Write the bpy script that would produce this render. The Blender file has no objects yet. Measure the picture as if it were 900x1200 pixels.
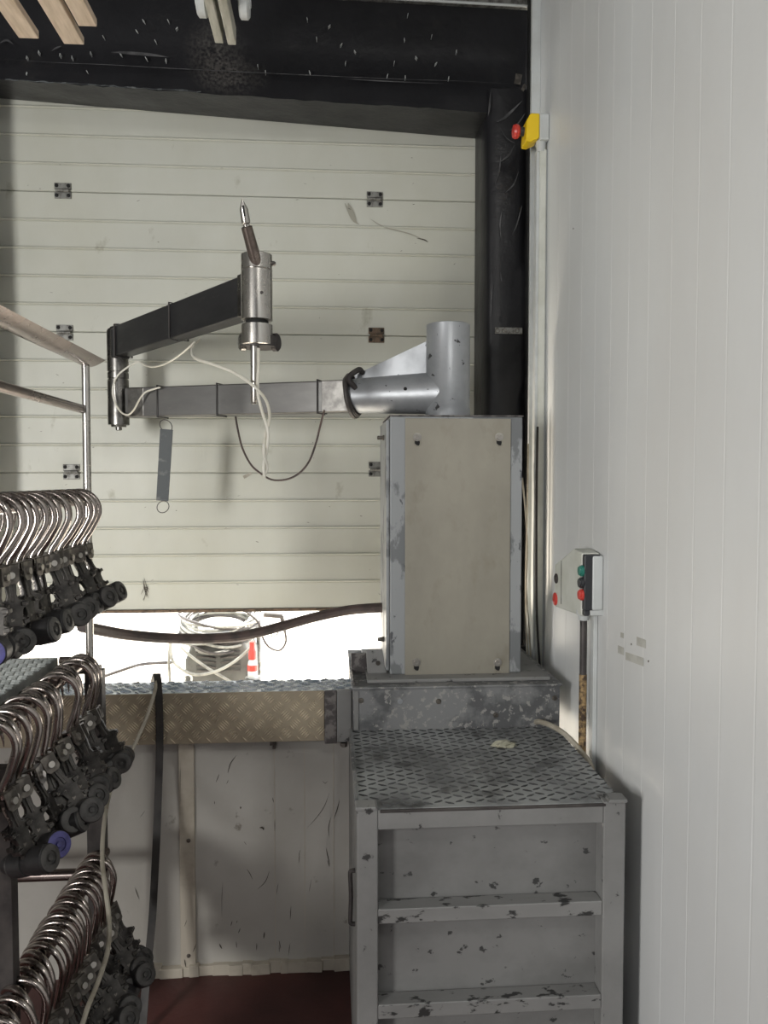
import bpy, bmesh, math, random
from mathutils import Vector, Matrix
random.seed(7)
C = bpy.context.scene.collection
R = math.radians
F, E = 920.0, 1.66
YAW, PITCH = math.atan(65/F), math.atan(40/F)
# ---------------------------------------------------------------- camera
cd = bpy.data.cameras.new('camera'); cam = bpy.data.objects.new('camera', cd); C.objects.link(cam)
cam.location = (0, 0, E); cam.rotation_euler = (math.pi/2-PITCH, 0, -YAW)
cd.sensor_fit = 'HORIZONTAL'; cd.sensor_width = 36; cd.lens = F/900*36
cd.clip_start = .02; cd.clip_end = 200
bpy.context.scene.camera = cam
RM = cam.rotation_euler.to_matrix()
def at(u, v, Y):
    d = RM @ Vector(((u-450)/F, -(v-600)/F, -1)); k = Y/d.y
    return Vector((0, 0, E)) + d*k
def atz(u, v, Z):
    d = RM @ Vector(((u-450)/F, -(v-600)/F, -1)); return Vector((0, 0, E)) + d*((Z-E)/d.z)
def atx(u, v, X):
    d = RM @ Vector(((u-450)/F, -(v-600)/F, -1)); return Vector((0, 0, E)) + d*(X/d.x)
def ax(u, Y, v=600): return at(u, v, Y).x
def az(v, Y, u=450): return at(u, v, Y).z
# ---------------------------------------------------------------- materials
MATS = {}
def mat(name, c1, c2=None, scale=5, lo=.45, hi=.6, rough=.5, metal=0, bump=0, bscale=60, stretch=(1,1,1), detail=6, c3=None, s3=20, lo3=.6, hi3=.64, emit=0, rvar=.1, spec=.5, alpha=1):
    m = bpy.data.materials.new(name); m.use_nodes = True; n = m.node_tree; nd = n.nodes; L = n.links.new
    b = nd['Principled BSDF']; b.inputs['Roughness'].default_value = rough; b.inputs['Metallic'].default_value = metal
    b.inputs['Specular IOR Level'].default_value = spec
    tc = nd.new('ShaderNodeTexCoord'); mp = nd.new('ShaderNodeMapping'); mp.inputs['Scale'].default_value = stretch
    L(tc.outputs['Object'], mp.inputs[0])
    def noise(s, d=6):
        t = nd.new('ShaderNodeTexNoise'); t.inputs['Scale'].default_value = s; t.inputs['Detail'].default_value = d; t.inputs['Roughness'].default_value = .6
        L(mp.outputs[0], t.inputs[0]); return t.outputs[0]
    def ramp(src, a, c):
        r = nd.new('ShaderNodeMapRange'); r.inputs[1].default_value = a; r.inputs[2].default_value = c; L(src, r.inputs[0]); return r.outputs[0]
    def mix(f, A, B):
        x = nd.new('ShaderNodeMix'); x.data_type = 'RGBA'; L(f, x.inputs[0])
        for i, q in ((6, A), (7, B)):
            if isinstance(q, tuple): x.inputs[i].default_value = (*q, 1)
            else: L(q, x.inputs[i])
        return x.outputs[2]
    col = c1
    if c2:
        f = ramp(noise(scale, detail), lo, hi); col = mix(f, c1, c2)
        rr = nd.new('ShaderNodeMapRange'); rr.inputs[3].default_value = rough; rr.inputs[4].default_value = min(1, rough+rvar); L(f, rr.inputs[0]); L(rr.outputs[0], b.inputs['Roughness'])
    if c3: col = mix(ramp(noise(s3, 8), lo3, hi3), col, c3)
    if isinstance(col, tuple): b.inputs['Base Color'].default_value = (*col, 1)
    else: L(col, b.inputs['Base Color'])
    if bump:
        bp = nd.new('ShaderNodeBump'); bp.inputs['Strength'].default_value = bump; bp.inputs['Distance'].default_value = .01
        L(noise(bscale, 5), bp.inputs['Height']); L(bp.outputs[0], b.inputs['Normal'])
    MATS[name] = m; return m
def s(r, g, b):   # sRGB 0-255 to linear
    return tuple(((x/255+.055)/1.055)**2.4 if x > 10 else x/255/12.92 for x in (r, g, b))
M_door = mat('door_panel_paint', s(198,199,190), s(186,186,173), scale=1.6, lo=.35, hi=.7, rough=.42, stretch=(1,1,.6), c3=s(150,147,130), s3=9, lo3=.64, hi3=.78, bump=.04, bscale=25)
M_wallr = mat('wall_panel_white', s(216,219,220), s(205,206,205), scale=.9, lo=.35, hi=.65, rough=.34, bump=.03, bscale=3, stretch=(1,1,.5))
M_low = mat('low_wall_white', s(190,187,181), s(174,170,162), scale=2.2, lo=.35, hi=.7, rough=.5, c3=s(120,112,100), s3=14, lo3=.66, hi3=.76, bump=.03)
M_trim = mat('strip_cream', s(192,184,170), s(160,150,135), scale=9, lo=.5, hi=.75, rough=.5)
M_plain = mat('wall_plain', s(150,150,146), s(135,135,132), scale=2, rough=.7)
M_ceil = mat('ceiling_grey', s(120,122,124), s(105,106,108), scale=2, rough=.8)
M_floor = mat('floor_oxblood', s(88,48,45), s(62,36,36), scale=3, lo=.35, hi=.7, rough=.45, c3=s(130,95,85), s3=50, lo3=.72, hi3=.76, bump=.1)
M_ground = mat('concrete_outside', s(238,230,216), s(226,216,200), scale=2, rough=.9)
M_black = mat('black_membrane', s(31,31,34), s(20,20,23), scale=4, lo=.4, hi=.7, rough=.36, bump=.6, bscale=6, c3=s(50,48,47), s3=5, lo3=.62, hi3=.85, spec=.35)
M_head = mat('header_membrane', s(31,31,34), s(20,20,23), scale=4, lo=.4, hi=.7, rough=.36, bump=.6, bscale=6, c3=s(50,48,47), s3=5, lo3=.62, hi3=.85, spec=.35)
M_blackd = mat('black_rubber', s(34,34,34), s(22,22,22), scale=10, rough=.6)
M_sheen = mat('painted_sheen', s(84,84,86), s(44,44,46), scale=16, lo=.4, hi=.6, rough=.4)  # lighter tone that paints highlights along membrane folds and wrinkles
M_pale = mat('rub_mark', s(92,90,88), s(58,58,60), scale=30, lo=.4, hi=.6, rough=.6)
M_paint = mat('machine_grey_paint', s(138,138,137), s(116,116,115), scale=3, lo=.4, hi=.7, rough=.45, metal=.15, c3=s(62,62,62), s3=24, lo3=.62, hi3=.655, bump=.06)
M_panel = mat('machine_panel_paint', s(128,128,127), s(106,106,105), scale=2.5, lo=.4, hi=.65, rough=.5, metal=.1, c3=s(60,60,60), s3=19, lo3=.62, hi3=.645, stretch=(1,1,1.3))
M_base = mat('machine_base_paint', s(128,129,130), s(92,93,95), scale=5, lo=.46, hi=.54, rough=.5, metal=.15, c3=s(150,149,146), s3=48, lo3=.56, hi3=.6, bump=.06)
M_rung = mat('rung_paint', s(138,138,137), s(116,116,115), scale=3, lo=.4, hi=.7, rough=.45, metal=.15, c3=s(52,52,52), s3=30, lo3=.565, hi3=.6, stretch=(.5,1,1))
M_frame = mat('cabinet_edge_paint', s(154,157,159), s(118,121,123), scale=6, lo=.5, hi=.53, rough=.45, metal=.2, c3=s(88,90,94), s3=26, lo3=.63, hi3=.66, stretch=(1,1,.5))
M_beam2 = mat('mill_steel_beam', s(112,111,109), s(88,87,86), scale=3, lo=.3, hi=.7, rough=.36, metal=.5, stretch=(1,1,3), c3=s(136,134,130), s3=6, lo3=.6, hi3=.8)
M_styl = mat('stylus_bronze_steel', s(128,116,108), s(98,88,82), scale=10, rough=.25, metal=.75)
M_silver = mat('silver_paint', s(170,173,177), s(148,151,155), scale=5, lo=.4, hi=.6, rough=.38, metal=.45, c3=s(70,70,72), s3=26, lo3=.64, hi3=.66)
M_inox = mat('brushed_stainless', s(164,160,148), s(148,144,133), scale=2.2, lo=.35, hi=.65, rough=.42, metal=.45, bump=.015, bscale=60, stretch=(1.5,1,1), c3=s(140,134,120), s3=7, lo3=.55, hi3=.8)
M_tread = mat('step_tread_steel', s(172,175,176), s(120,122,123), scale=5, lo=.38, hi=.66, rough=.4, metal=.35, c3=s(62,62,62), s3=11, lo3=.52, hi3=.72, rvar=.25)
M_treadbar = mat('step_tread_ridge', s(84,85,86), s(40,41,42), scale=9, lo=.36, hi=.6, rough=.4, metal=.3)
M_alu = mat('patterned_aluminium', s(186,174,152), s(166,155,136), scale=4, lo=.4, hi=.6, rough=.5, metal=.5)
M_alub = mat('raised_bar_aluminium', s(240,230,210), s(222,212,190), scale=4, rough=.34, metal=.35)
M_alutb = mat('raised_bar_backlit', s(240,244,250), s(160,172,186), scale=9, lo=.4, hi=.6, rough=.2, metal=.7)  # top bars in a bluish white that paints the backlight
M_alut = mat('patterned_aluminium_backlit', s(228,233,240), s(196,204,214), scale=6, lo=.4, hi=.6, rough=.3, metal=.9)  # same sill metal, paler and bluer to paint backlight on its top
M_clamp = mat('sill_bracket_steel', s(128,124,122), s(84,80,80), scale=30, lo=.45, hi=.55, rough=.55, metal=.3)
M_beam = mat('dark_mill_steel', s(74,74,76), s(54,54,56), scale=3, lo=.3, hi=.7, rough=.33, metal=.6, stretch=(1,1,3), c3=s(104,104,104), s3=6, lo3=.6, hi3=.8)
M_beamw = mat('weld_zone_steel', s(150,148,144), s(106,104,102), scale=16, lo=.4, hi=.65, rough=.4, metal=.6)
M_steel = mat('polished_steel', s(196,193,188), s(176,172,166), scale=7, lo=.4, hi=.6, rough=.22, metal=1, stretch=(3,3,1))
M_steel2 = mat('elbow_steel', s(150,148,144), s(98,96,94), scale=14, lo=.4, hi=.65, rough=.26, metal=1)
M_rail = mat('handrail_steel', s(138,128,124), s(118,106,102), scale=4, rough=.24, metal=1)
M_hook = mat('hook_bar_steel', s(176,168,163), s(146,136,131), scale=12, lo=.4, hi=.6, rough=.2, metal=1)
M_clev = mat('clevis_steel', s(126,121,114), s(86,82,78), scale=30, lo=.4, hi=.6, rough=.4, metal=.8)
M_trol = mat('blackened_hanger', s(84,81,78), s(50,48,47), scale=22, lo=.42, hi=.58, rough=.36, metal=.6, c3=s(165,158,148), s3=42, lo3=.58, hi3=.64)
M_roll = mat('roller_black', s(50,49,50), s(38,37,38), scale=20, rough=.5)
M_blue = mat('roller_cap_blue', s(84,82,140), s(62,60,104), scale=30, rough=.5)
M_grey = mat('roller_cap_grey', s(78,76,74), s(52,51,50), scale=30, rough=.5)
M_bolt = mat('bolt_steel', s(178,174,168), rough=.35, metal=.9)
M_dark = mat('dark_gap', s(24,24,24), rough=.8)
M_rack = mat('rack_dark_steel', s(82,78,76), s(62,58,58), scale=8, rough=.5, metal=.4)
M_deck = mat('grip_plank_galvanised', s(170,174,172), s(140,144,142), scale=12, rough=.5, metal=.3)
M_cwash = mat('washer_hose_grey', s(150,149,143), s(112,111,106), scale=9, rough=.5)
M_white = mat('cable_white', s(226,223,212), s(206,202,188), scale=9, rough=.45)
M_cgrey = mat('cable_grey', s(178,172,158), s(150,143,128), scale=12, rough=.5)
M_cdark = mat('cable_black', s(48,44,42), s(36,34,33), scale=12, rough=.5)
M_hose = mat('hose_brown_black', s(84,70,66), s(62,54,52), scale=10, rough=.55)
M_yel = mat('plastic_yellow', s(232,196,24), rough=.4)
M_red = mat('plastic_red', s(196,62,54), rough=.35)
M_green = mat('plastic_green', s(40,118,104), rough=.35)
M_lgrey = mat('plastic_light_grey', s(196,200,200), s(186,189,188), scale=6, rough=.4)
M_cream = mat('plastic_cream', s(206,208,200), s(194,196,186), scale=6, rough=.45)
M_blkp = mat('plastic_black', s(44,46,50), rough=.35)
M_rust = mat('dirty_conduit', s(158,132,92), s(66,52,42), scale=60, lo=.42, hi=.58, rough=.7, bump=.4)
M_wood = mat('pallet_wood', s(218,200,180), s(180,160,138), scale=9, lo=.35, hi=.7, rough=.7, stretch=(5,.7,5))
M_woodg = mat('weathered_strip', s(196,194,182), s(150,147,134), scale=14, lo=.35, hi=.7, rough=.6, stretch=(3,.5,3))
M_tape = mat('tape_residue', s(186,186,180), s(170,169,162), scale=20, rough=.6)
M_scuff = mat('black_scuff', s(84,79,72), rough=.8)
M_scuffl = mat('faint_scuff', s(158,156,144), rough=.8)
M_hinge = mat('hinge_zinc', s(132,132,128), s(92,90,86), scale=40, rough=.5, metal=.5)
M_hrust = mat('hinge_brown', s(110,92,76), s(80,70,60), scale=40, rough=.6, metal=.4)
M_strap = mat('strap_slate', s(78,82,84), s(112,114,114), scale=14, lo=.55, hi=.65, rough=.6, stretch=(1,1,2))
M_wash = mat('washer_grey', s(92,92,89), s(76,76,73), scale=6, rough=.6)
M_lump = mat('plastic_scrap', s(178,176,158), s(150,148,130), scale=30, rough=.3)
def smudge(m, c, rad, colr, amt=.6, nscale=90):
    nd = m.node_tree.nodes; L = m.node_tree.links.new; b = nd['Principled BSDF']; src = b.inputs['Base Color'].links[0].from_socket
    tc = nd.new('ShaderNodeTexCoord'); mp = nd.new('ShaderNodeMapping'); mp.vector_type = 'TEXTURE'; mp.inputs['Location'].default_value = c; mp.inputs['Scale'].default_value = rad
    L(tc.outputs['Object'], mp.inputs[0]); ln = nd.new('ShaderNodeVectorMath'); ln.operation = 'LENGTH'; L(mp.outputs[0], ln.inputs[0])
    mr = nd.new('ShaderNodeMapRange'); mr.inputs[1].default_value = 1.3; mr.inputs[2].default_value = .2; mr.inputs[4].default_value = 1; L(ln.outputs['Value'], mr.inputs[0])
    nz = nd.new('ShaderNodeTexNoise'); nz.inputs['Scale'].default_value = nscale; nz.inputs['Detail'].default_value = 8; L(tc.outputs['Object'], nz.inputs[0])
    m2 = nd.new('ShaderNodeMapRange'); m2.inputs[1].default_value = .36; m2.inputs[2].default_value = .8; m2.inputs[4].default_value = amt; L(nz.outputs[0], m2.inputs[0])
    mu = nd.new('ShaderNodeMath'); mu.operation = 'MULTIPLY'; L(mr.outputs[0], mu.inputs[0]); L(m2.outputs[0], mu.inputs[1])
    x = nd.new('ShaderNodeMix'); x.data_type = 'RGBA'; L(mu.outputs[0], x.inputs[0]); L(src, x.inputs[6]); x.inputs[7].default_value = (*colr, 1); L(x.outputs[2], b.inputs['Base Color'])
# ---------------------------------------------------------------- mesh helpers
class MB:
    def __init__(S): S.bm = bmesh.new()
    def face(S, pts):
        S.bm.faces.new([S.bm.verts.new(p) for p in pts]); return S
    def box(S, x0, x1, y0, y1, z0, z1, rot=None, piv=None):
        x0, x1 = sorted((x0, x1)); y0, y1 = sorted((y0, y1)); z0, z1 = sorted((z0, z1))
        vs = [Vector((x, y, z)) for x in (x0, x1) for y in (y0, y1) for z in (z0, z1)]
        if rot is not None:
            p = Vector(piv) if piv is not None else sum(vs, Vector())/8
            vs = [p + rot @ (v-p) for v in vs]
        b = [S.bm.verts.new(v) for v in vs]
        for f in ((0,1,3,2), (4,6,7,5), (0,4,5,1), (2,3,7,6), (0,2,6,4), (1,5,7,3)): S.bm.faces.new([b[i] for i in f])
        return S
    def prism(S, pts, vec):
        pts = [Vector(p) for p in pts]; vec = Vector(vec)
        a = [S.bm.verts.new(p) for p in pts]; b = [S.bm.verts.new(p+vec) for p in pts]; n = len(pts)
        fs = [S.bm.faces.new(a), S.bm.faces.new(b[::-1])]
        for i in range(n): fs.append(S.bm.faces.new((a[i], b[i], b[(i+1) % n], a[(i+1) % n])))
        return S
    def tube(S, pts, r, seg=10, closed=False, cap=True):
        pts = [Vector(p) for p in pts]; n = len(pts)
        rs = r if isinstance(r, (list, tuple)) else [r]*n
        up = None; rings = []
        for i, p in enumerate(pts):
            if closed: t = pts[(i+1) % n]-pts[i-1]
            else: t = pts[min(i+1, n-1)]-pts[max(i-1, 0)]
            t = t.normalized()
            if up is None: up = t.orthogonal().normalized()
            up = (up-t*up.dot(t)).normalized(); sd = t.cross(up)
            rings.append([S.bm.verts.new(p+(up*math.cos(a)+sd*math.sin(a))*rs[i]) for a in [2*math.pi*k/seg for k in range(seg)]])
        m = n if closed else n-1
        for i in range(m):
            A, B = rings[i], rings[(i+1) % n]
            for k in range(seg): S.bm.faces.new((A[k], A[(k+1) % seg], B[(k+1) % seg], B[k]))
        if not closed and cap:
            S.bm.faces.new(rings[0][::-1]); S.bm.faces.new(rings[-1])
        return S
    def cyl(S, p0, p1, r, seg=28, r2=None): return S.tube([p0, p1], [r, r if r2 is None else r2], seg)
    def lathe(S, base, axis, prof, seg=28):   # prof: (dist along axis, radius)
        base = Vector(base); axis = Vector(axis).normalized(); up = axis.orthogonal().normalized(); sd = axis.cross(up); rings = []
        for d, r in prof:
            rings.append([S.bm.verts.new(base+axis*d+(up*math.cos(a)+sd*math.sin(a))*max(r, 1e-4)) for a in [2*math.pi*k/seg for k in range(seg)]])
        for A, B in zip(rings, rings[1:]):
            for k in range(seg): S.bm.faces.new((A[k], A[(k+1) % seg], B[(k+1) % seg], B[k]))
        S.bm.faces.new(rings[0][::-1]); S.bm.faces.new(rings[-1]); return S
    def ring(S, c, axis, R0, r, seg=24, sq=1):
        axis = Vector(axis).normalized(); up = axis.orthogonal().normalized(); sd = axis.cross(up)
        return S.tube([Vector(c)+(up*math.cos(a)*R0+sd*math.sin(a)*R0*sq) for a in [2*math.pi*k/seg for k in range(seg)]], r, 8, True)
    def lozenge(S, c, t, w, nrm, L, W, H):
        c, t, w, nrm = Vector(c), Vector(t), Vector(w), Vector(nrm)
        a = [S.bm.verts.new(p) for p in (c-t*L, c+w*W, c+t*L, c-w*W)]
        top = [S.bm.verts.new(p+nrm*H) for p in (c-t*L*.75, c+w*W*.3, c+t*L*.75, c-w*W*.3)]
        S.bm.faces.new(top)
        for i in range(4): S.bm.faces.new((a[i], a[(i+1) % 4], top[(i+1) % 4], top[i]))
        return S
def smooth(pts, n=8):
    P = [Vector(p) for p in pts]; out = []
    P = [P[0]*2-P[1]] + P + [P[-1]*2-P[-2]]
    for i in range(1, len(P)-2):
        a, b, c, d = P[i-1:i+3]
        for k in range(n):
            t = k/n; out.append(.5*((2*b)+(c-a)*t+(2*a-5*b+4*c-d)*t*t+(3*b-a-3*c+d)*t**3))
    out.append(P[-2]); return out
def worldloc(o):
    v = Vector((0, 0, 0))
    while o is not None: v += o.location; o = o.parent
    return v
def obj(name, mb, m, parent=None, bevel=0, origin=None, local=False, loc=None, angle=35):
    bmesh.ops.recalc_face_normals(mb.bm, faces=mb.bm.faces)
    pw = worldloc(parent); og = Vector(origin) if origin is not None else (pw if parent is not None else Vector((0, 0, 0)))
    if not local: bmesh.ops.translate(mb.bm, verts=mb.bm.verts, vec=-og)
    me = bpy.data.meshes.new(name); mb.bm.to_mesh(me); mb.bm.free()
    me.polygons.foreach_set('use_smooth', [True]*len(me.polygons)); me.set_sharp_from_angle(angle=R(angle))
    me.materials.append(m); o = bpy.data.objects.new(name, me); C.objects.link(o)
    if parent is not None: o.parent = parent
    o.location = Vector(loc) if loc is not None else (Vector((0, 0, 0)) if local else og-(pw if parent is not None else Vector((0,0,0))))
    if bevel:
        b = o.modifiers.new('bevel', 'BEVEL'); b.width = bevel; b.segments = 2; b.limit_method = 'ANGLE'; b.angle_limit = R(40)
        b.harden_normals = True
    return o
def tag(o, label=None, cat=None, group=None, kind=None):
    if label: o['label'] = label
    if cat: o['category'] = cat
    if group: o['group'] = group
    if kind: o['kind'] = kind
    return o
def thing(name, loc, label, cat, group=None, kind=None):
    o = bpy.data.objects.new(name, None); o.empty_display_size = .1; C.objects.link(o); o.location = loc
    return tag(o, label, cat, group, kind)
def single(name, mb, m, label, cat, origin, group=None, bevel=0):
    return tag(obj(name, mb, m, None, bevel, origin), label, cat, group)
def struct(name, mb, m, parent=None, bevel=0, label=None, angle=35):
    o = obj(name, mb, m, parent, bevel, angle=angle)
    if parent is None: o['kind'] = 'structure'; o['category'] = name.split('_')[0]
    if label: o['label'] = label
    return o
# ================================================================= SETTING
WX = .80           # right wall
DY = 3.4           # door plane
PY = 3.12          # front of the black pads
# right wall with vertical grooves
ys = []
y = 2.98
while y > -3.9: ys.append(y); y -= .131
prof = [(WX, PY)]
for y in ys:
    prof += [(WX, y+.004), (WX+.0006, y+.0012), (WX+.0006, y-.0012), (WX, y-.004)]
prof += [(WX, -4.0), (WX+.12, -4.0), (WX+.12, PY)]
struct('wall_right', MB().prism([(x, y, 0) for x, y in prof], (0, 0, 3.7)), M_wallr, angle=4, label='tall white ribbed panel wall running along the right side')
struct('floor', MB().box(-3.5, WX+.12, -4, 2.62, -.1, 0), M_floor, label='dark oxblood red floor at the foot of the low wall')
struct('ceiling', MB().box(-3.6, WX+.2, -4.1, 3.5, 3.7, 3.8), M_ceil, label='grey ceiling above the bay')
struct('wall_left', MB().box(-3.6, -3.5, -4, 3.5, -.1, 3.7), M_plain, label='plain wall on the left side')
struct('wall_front', MB().box(-3.6, WX+.12, -4.1, -4.0, -.1, 3.7), M_plain, label='plain wall behind the viewer')
PLX = -1.362; PLI = -1.53
struct('wall_back', MB().box(-3.6, PLX-.262, 2.7, DY+.1, 0, 3.7), M_plain, label='plain wall beside the dock opening')
SY, SB = 2.55, 2.70
low = MB().box(-3.5, .10, 2.60, SB-.01, 0, .955)
lw = struct('wall_back_low', low, M_low, label='scuffed white low wall under the patterned metal sill')
lw.name = 'wall_back_lower'
# seams, trim strip, sealant and scuffs on the low wall
tr = MB(); a0 = ax(211, 2.6, 1000); a1 = ax(229, 2.6, 1000)
tr.box(a0, a1, 2.588, 2.60, az(1166, 2.6), .862)
t1 = struct('trim_1', tr, M_trim, bevel=.002, label='cream cover strip screwed upright to the low wall')
for v in (985, 1120):
    p = at(221, v, 2.588); obj('screw', MB().lathe(p, (0,-1,0), [(0,.007),(.003,.006),(.004,.002)], 12), M_clev, t1)
sm = MB()
for u in (322, 357, 391): x = ax(u, 2.6, 1000); sm.box(x-.001, x+.001, 2.5985, 2.6005, .02, .86)
tag(obj('panel_seam', sm, M_trim, lw), None)
st = MB(); x = ax(118, 2.6, 1160)
while x < .08:
    w = random.uniform(.02, .07); h = random.uniform(.004, .016); st.box(x, x+w*1.1, 2.585-random.uniform(0,.01), 2.601, 0, .028+h, Matrix.Rotation(random.uniform(-.06,.06), 3, 'Y')); x += w
struct('trim_2', st, M_trim, bevel=.002, label='ragged pale sealant strip between low wall and floor')
sc = MB()
def scuff(mb, pts, w, Y, n=4):
    P = smooth([at(u, v, Y) for u, v in pts], n)
    for i in range(len(P)-1):
        d = (P[i+1]-P[i]).normalized(); q = Vector((-d.z, 0, d.x)); wa = w*math.sin(math.pi*(i+.3)/(len(P)-.4)); wb = w*math.sin(math.pi*(i+1.3)/(len(P)-.4)) if i+1.3 < len(P)-.4 else .0003
        mb.face([P[i]-q*wa, P[i+1]-q*wb, P[i+1]+q*wb, P[i]+q*wa])
for pts, w in [([(277,885),(270,895),(267,906)],.0022), ([(257,907),(253,917)],.002), ([(386,929),(380,945),(371,958),(360,970)],.0016), ([(398,937),(395,949),(391,960)],.0025),
               ([(388,957),(385,970),(386,982)],.002), ([(382,993),(384,1003),(387,1014)],.0025), ([(289,1018),(293,1024),(296,1031)],.002), ([(316,1020),(311,1033),(301,1043)],.002),
               ([(261,1034),(260,1052),(260,1075)],.0013), ([(304,970),(308,970),(309,973)],.006), ([(282,945),(282,948)],.004), ([(326,1035),(324,1048)],.0015), ([(341,1062),(340,1078)],.002),
               ([(310,1092),(309,1100)],.004), ([(257,1106),(260,1112)],.004), ([(327,1102),(329,1112)],.002), ([(158,1040),(163,1054)],.002), ([(351,1000),(350,1012)],.0015), ([(340,1105),(338,1120)],.0015),
               ([(365,1030),(362,1046)],.001), ([(322,960),(322,974)],.0015), ([(378,915),(381,918),(384,915)],.0015), ([(164,958),(170,950)],.0012), ([(212,890),(211,925),(211,960)],.001), ([(216,1124),(218,1134)],.003), ([(216,1086),(219,1078)],.0015), ([(230,1106),(226,1116)],.002)]:
    scuff(sc, pts, w*.62, 2.5865 if 210 < pts[0][0] < 231 else 2.5982)
for k in range(14):
    u, v = random.uniform(240, 405), random.choice([random.uniform(1060, 1140), random.uniform(900, 1140)])
    scuff(sc, [(u, v), (u+random.uniform(-3,3), v+random.uniform(3,9))], random.uniform(.0006,.0015), 2.5982)
o = obj('scuff_marks', sc, M_scuff, lw); o['kind'] = 'stuff'
# ground outside
struct('ground', MB().box(-30, 30, SB+.02, 60, -.12, -.02), M_ground, label='sunlit pale concrete ground seen under the raised door')
# ------------------------------------------------------------- sectional door
door = thing('door_1', (0, DY, 0), 'pale ribbed sectional dock door raised slightly off the sill', 'door', kind='structure')
x0, x1 = PLI-.03, ax(555, DY, 300)+.08
joints = [az(v, DY, 250) for v in (714, 554, 391, 229, 66)]
for i in range(4):
    zb, zt = joints[i]+(.001), joints[i+1]-.001
    pr = [(DY+.04, zb+.008), (DY+.012, zb+.008), (DY+.012, zb), (DY+.004, zb), (DY, zb+.003)] if i else [(DY+.04, zb), (DY+.004, zb), (DY, zb+.003)]
    n = 5
    for k in range(1, n):
        z = zb+(zt-zb)*k/n
        pr += [(DY, z-.008), (DY+.003, z-.005), (DY-.0045, z-.001), (DY-.0045, z+.001), (DY, z+.007)]
    pr += [(DY, zt-.003), (DY+.004, zt), (DY+.014, zt), (DY+.014, zt+.008), (DY+.04, zt+.008)]
    obj('door_panel', MB().prism([(x0, y, z) for y, z in pr], (x1-x0, 0, 0)), M_door, door, angle=25)
obj('bottom_seal', MB().box(x0, x1, DY-.004, DY+.04, joints[0]-.012, joints[0]), M_hrust, door)
for i, (u, v) in enumerate([(74,224),(439,234),(76,390),(441,393),(84,553),(441,550)]):
    p = at(u, v, DY); h = MB(); w = .034
    h.box(p.x-w, p.x+w, DY-.007, DY-.002, p.z+.004, p.z+.032); h.box(p.x-w, p.x+w, DY-.007, DY-.002, p.z-.032, p.z-.004)
    h.cyl((p.x-w*.8, DY-.010, p.z), (p.x+w*.8, DY-.010, p.z), .007, 12)
    for dx in (-.024, .024):
        for dz in (-.018, .018): pass
    hh = obj('hinge', h, M_hrust if v in (393,) else M_hinge, door, .002, origin=p)
    for dx in (-.024, .024):
        for dz in (-.02, .02): obj('bolt', MB().lathe((p.x+dx, DY-.007, p.z+dz), (0,-1,0), [(0,.0075),(.003,.0075),(.005,.004)], 10), M_dark, hh)
ds = MB()
scuff(ds, [(404,238),(408,246),(414,258),(421,263)], .006, DY-.004); scuff(ds, [(433,256),(450,266),(480,274),(502,284)], .003, DY-.004)
scuff(ds, [(408,238),(412,250),(418,262)], .012, DY-.0035)
o = obj('scuff_marks', ds, M_scuffl, door); o['kind'] = 'stuff'
ds = MB()
scuff(ds, [(488,279),(497,281),(502,284)], .003, DY-.0045)
for k in range(70):
    u, v = random.uniform(25, 550), random.uniform(170, 700)
    scuff(ds, [(u, v), (u+random.uniform(-4,4), v+random.uniform(-1.5,1.5))], random.uniform(.0005,.0013), DY-.0045)
for k in range(14):
    scuff(ds, [(169+random.uniform(-4,5), 690+random.uniform(-14,14)), (171+random.uniform(-4,5), 697+random.uniform(-10,8))], .0012, DY-.0045)
o = obj('grime_specks', ds, M_scuff, door); o['kind'] = 'stuff'
# ------------------------------------------------------------- black pads round the opening
hd = thing('dock_header_pad', (0, PY, 2.9), 'black membrane wrapped header pad across the top of the dock opening, stapled', 'dock pad')
def hz(x, v0, v1, Y):  # line through two pixels
    a, b = at(0, v0, Y), at(555, v1, Y); return a.z+(b.z-a.z)*(x-a.x)/(b.x-a.x)
XL, XR = PLX-.255, WX-.002
fp = lambda x: [(x, DY-.006, hz(x, 116, 163, DY)), (x, PY, hz(x, 93, 131, PY)), (x, PY+.012, hz(x, 68, 97, PY)), (x, PY+.015, hz(x, -26, 5, PY)), (x, DY-.006, hz(x, -26, 5, PY))]
h = MB(); N = 60; rows = []
for i in range(N+1):
    x = XL+(XR-XL)*i/N; P = [Vector(q) for q in fp(x)]
    ext = [P[0], P[0].lerp(P[1], .5)+Vector((0,0,random.uniform(-.004,.004))), P[1]+Vector((0,random.uniform(-.003,.003),random.uniform(-.003,.003))), P[1].lerp(P[2], .5)+Vector((0,random.uniform(-.005,.004),0)), P[2]+Vector((0,0,random.uniform(-.003,.003))), P[2]+Vector((0,.008,.012)), P[2].lerp(P[3], .35)+Vector((0,random.uniform(-.006,.004),0)), P[2].lerp(P[3], .7)+Vector((0,random.uniform(-.006,.004),0)), P[3], P[4]]
    rows.append([h.bm.verts.new(p) for p in ext])
for a, b in zip(rows, rows[1:]):
    for k in range(9): h.bm.faces.new((a[k], a[k+1], b[k+1], b[k]))
    h.bm.faces.new((a[9], a[0], b[0], b[9]))
h.bm.faces.new(rows[0]); h.bm.faces.new(rows[-1])
obj('membrane_cover', h, M_head, hd, angle=60)
for (u_, v_, rx_, rz_) in ((252, 60, .10, .13), (272, 88, .12, .07)):
    q_ = at(u_, v_, PY); smudge(M_head, (q_.x, q_.y-PY, q_.z-2.9), (rx_, .2, rz_), s(112,108,104))
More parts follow.
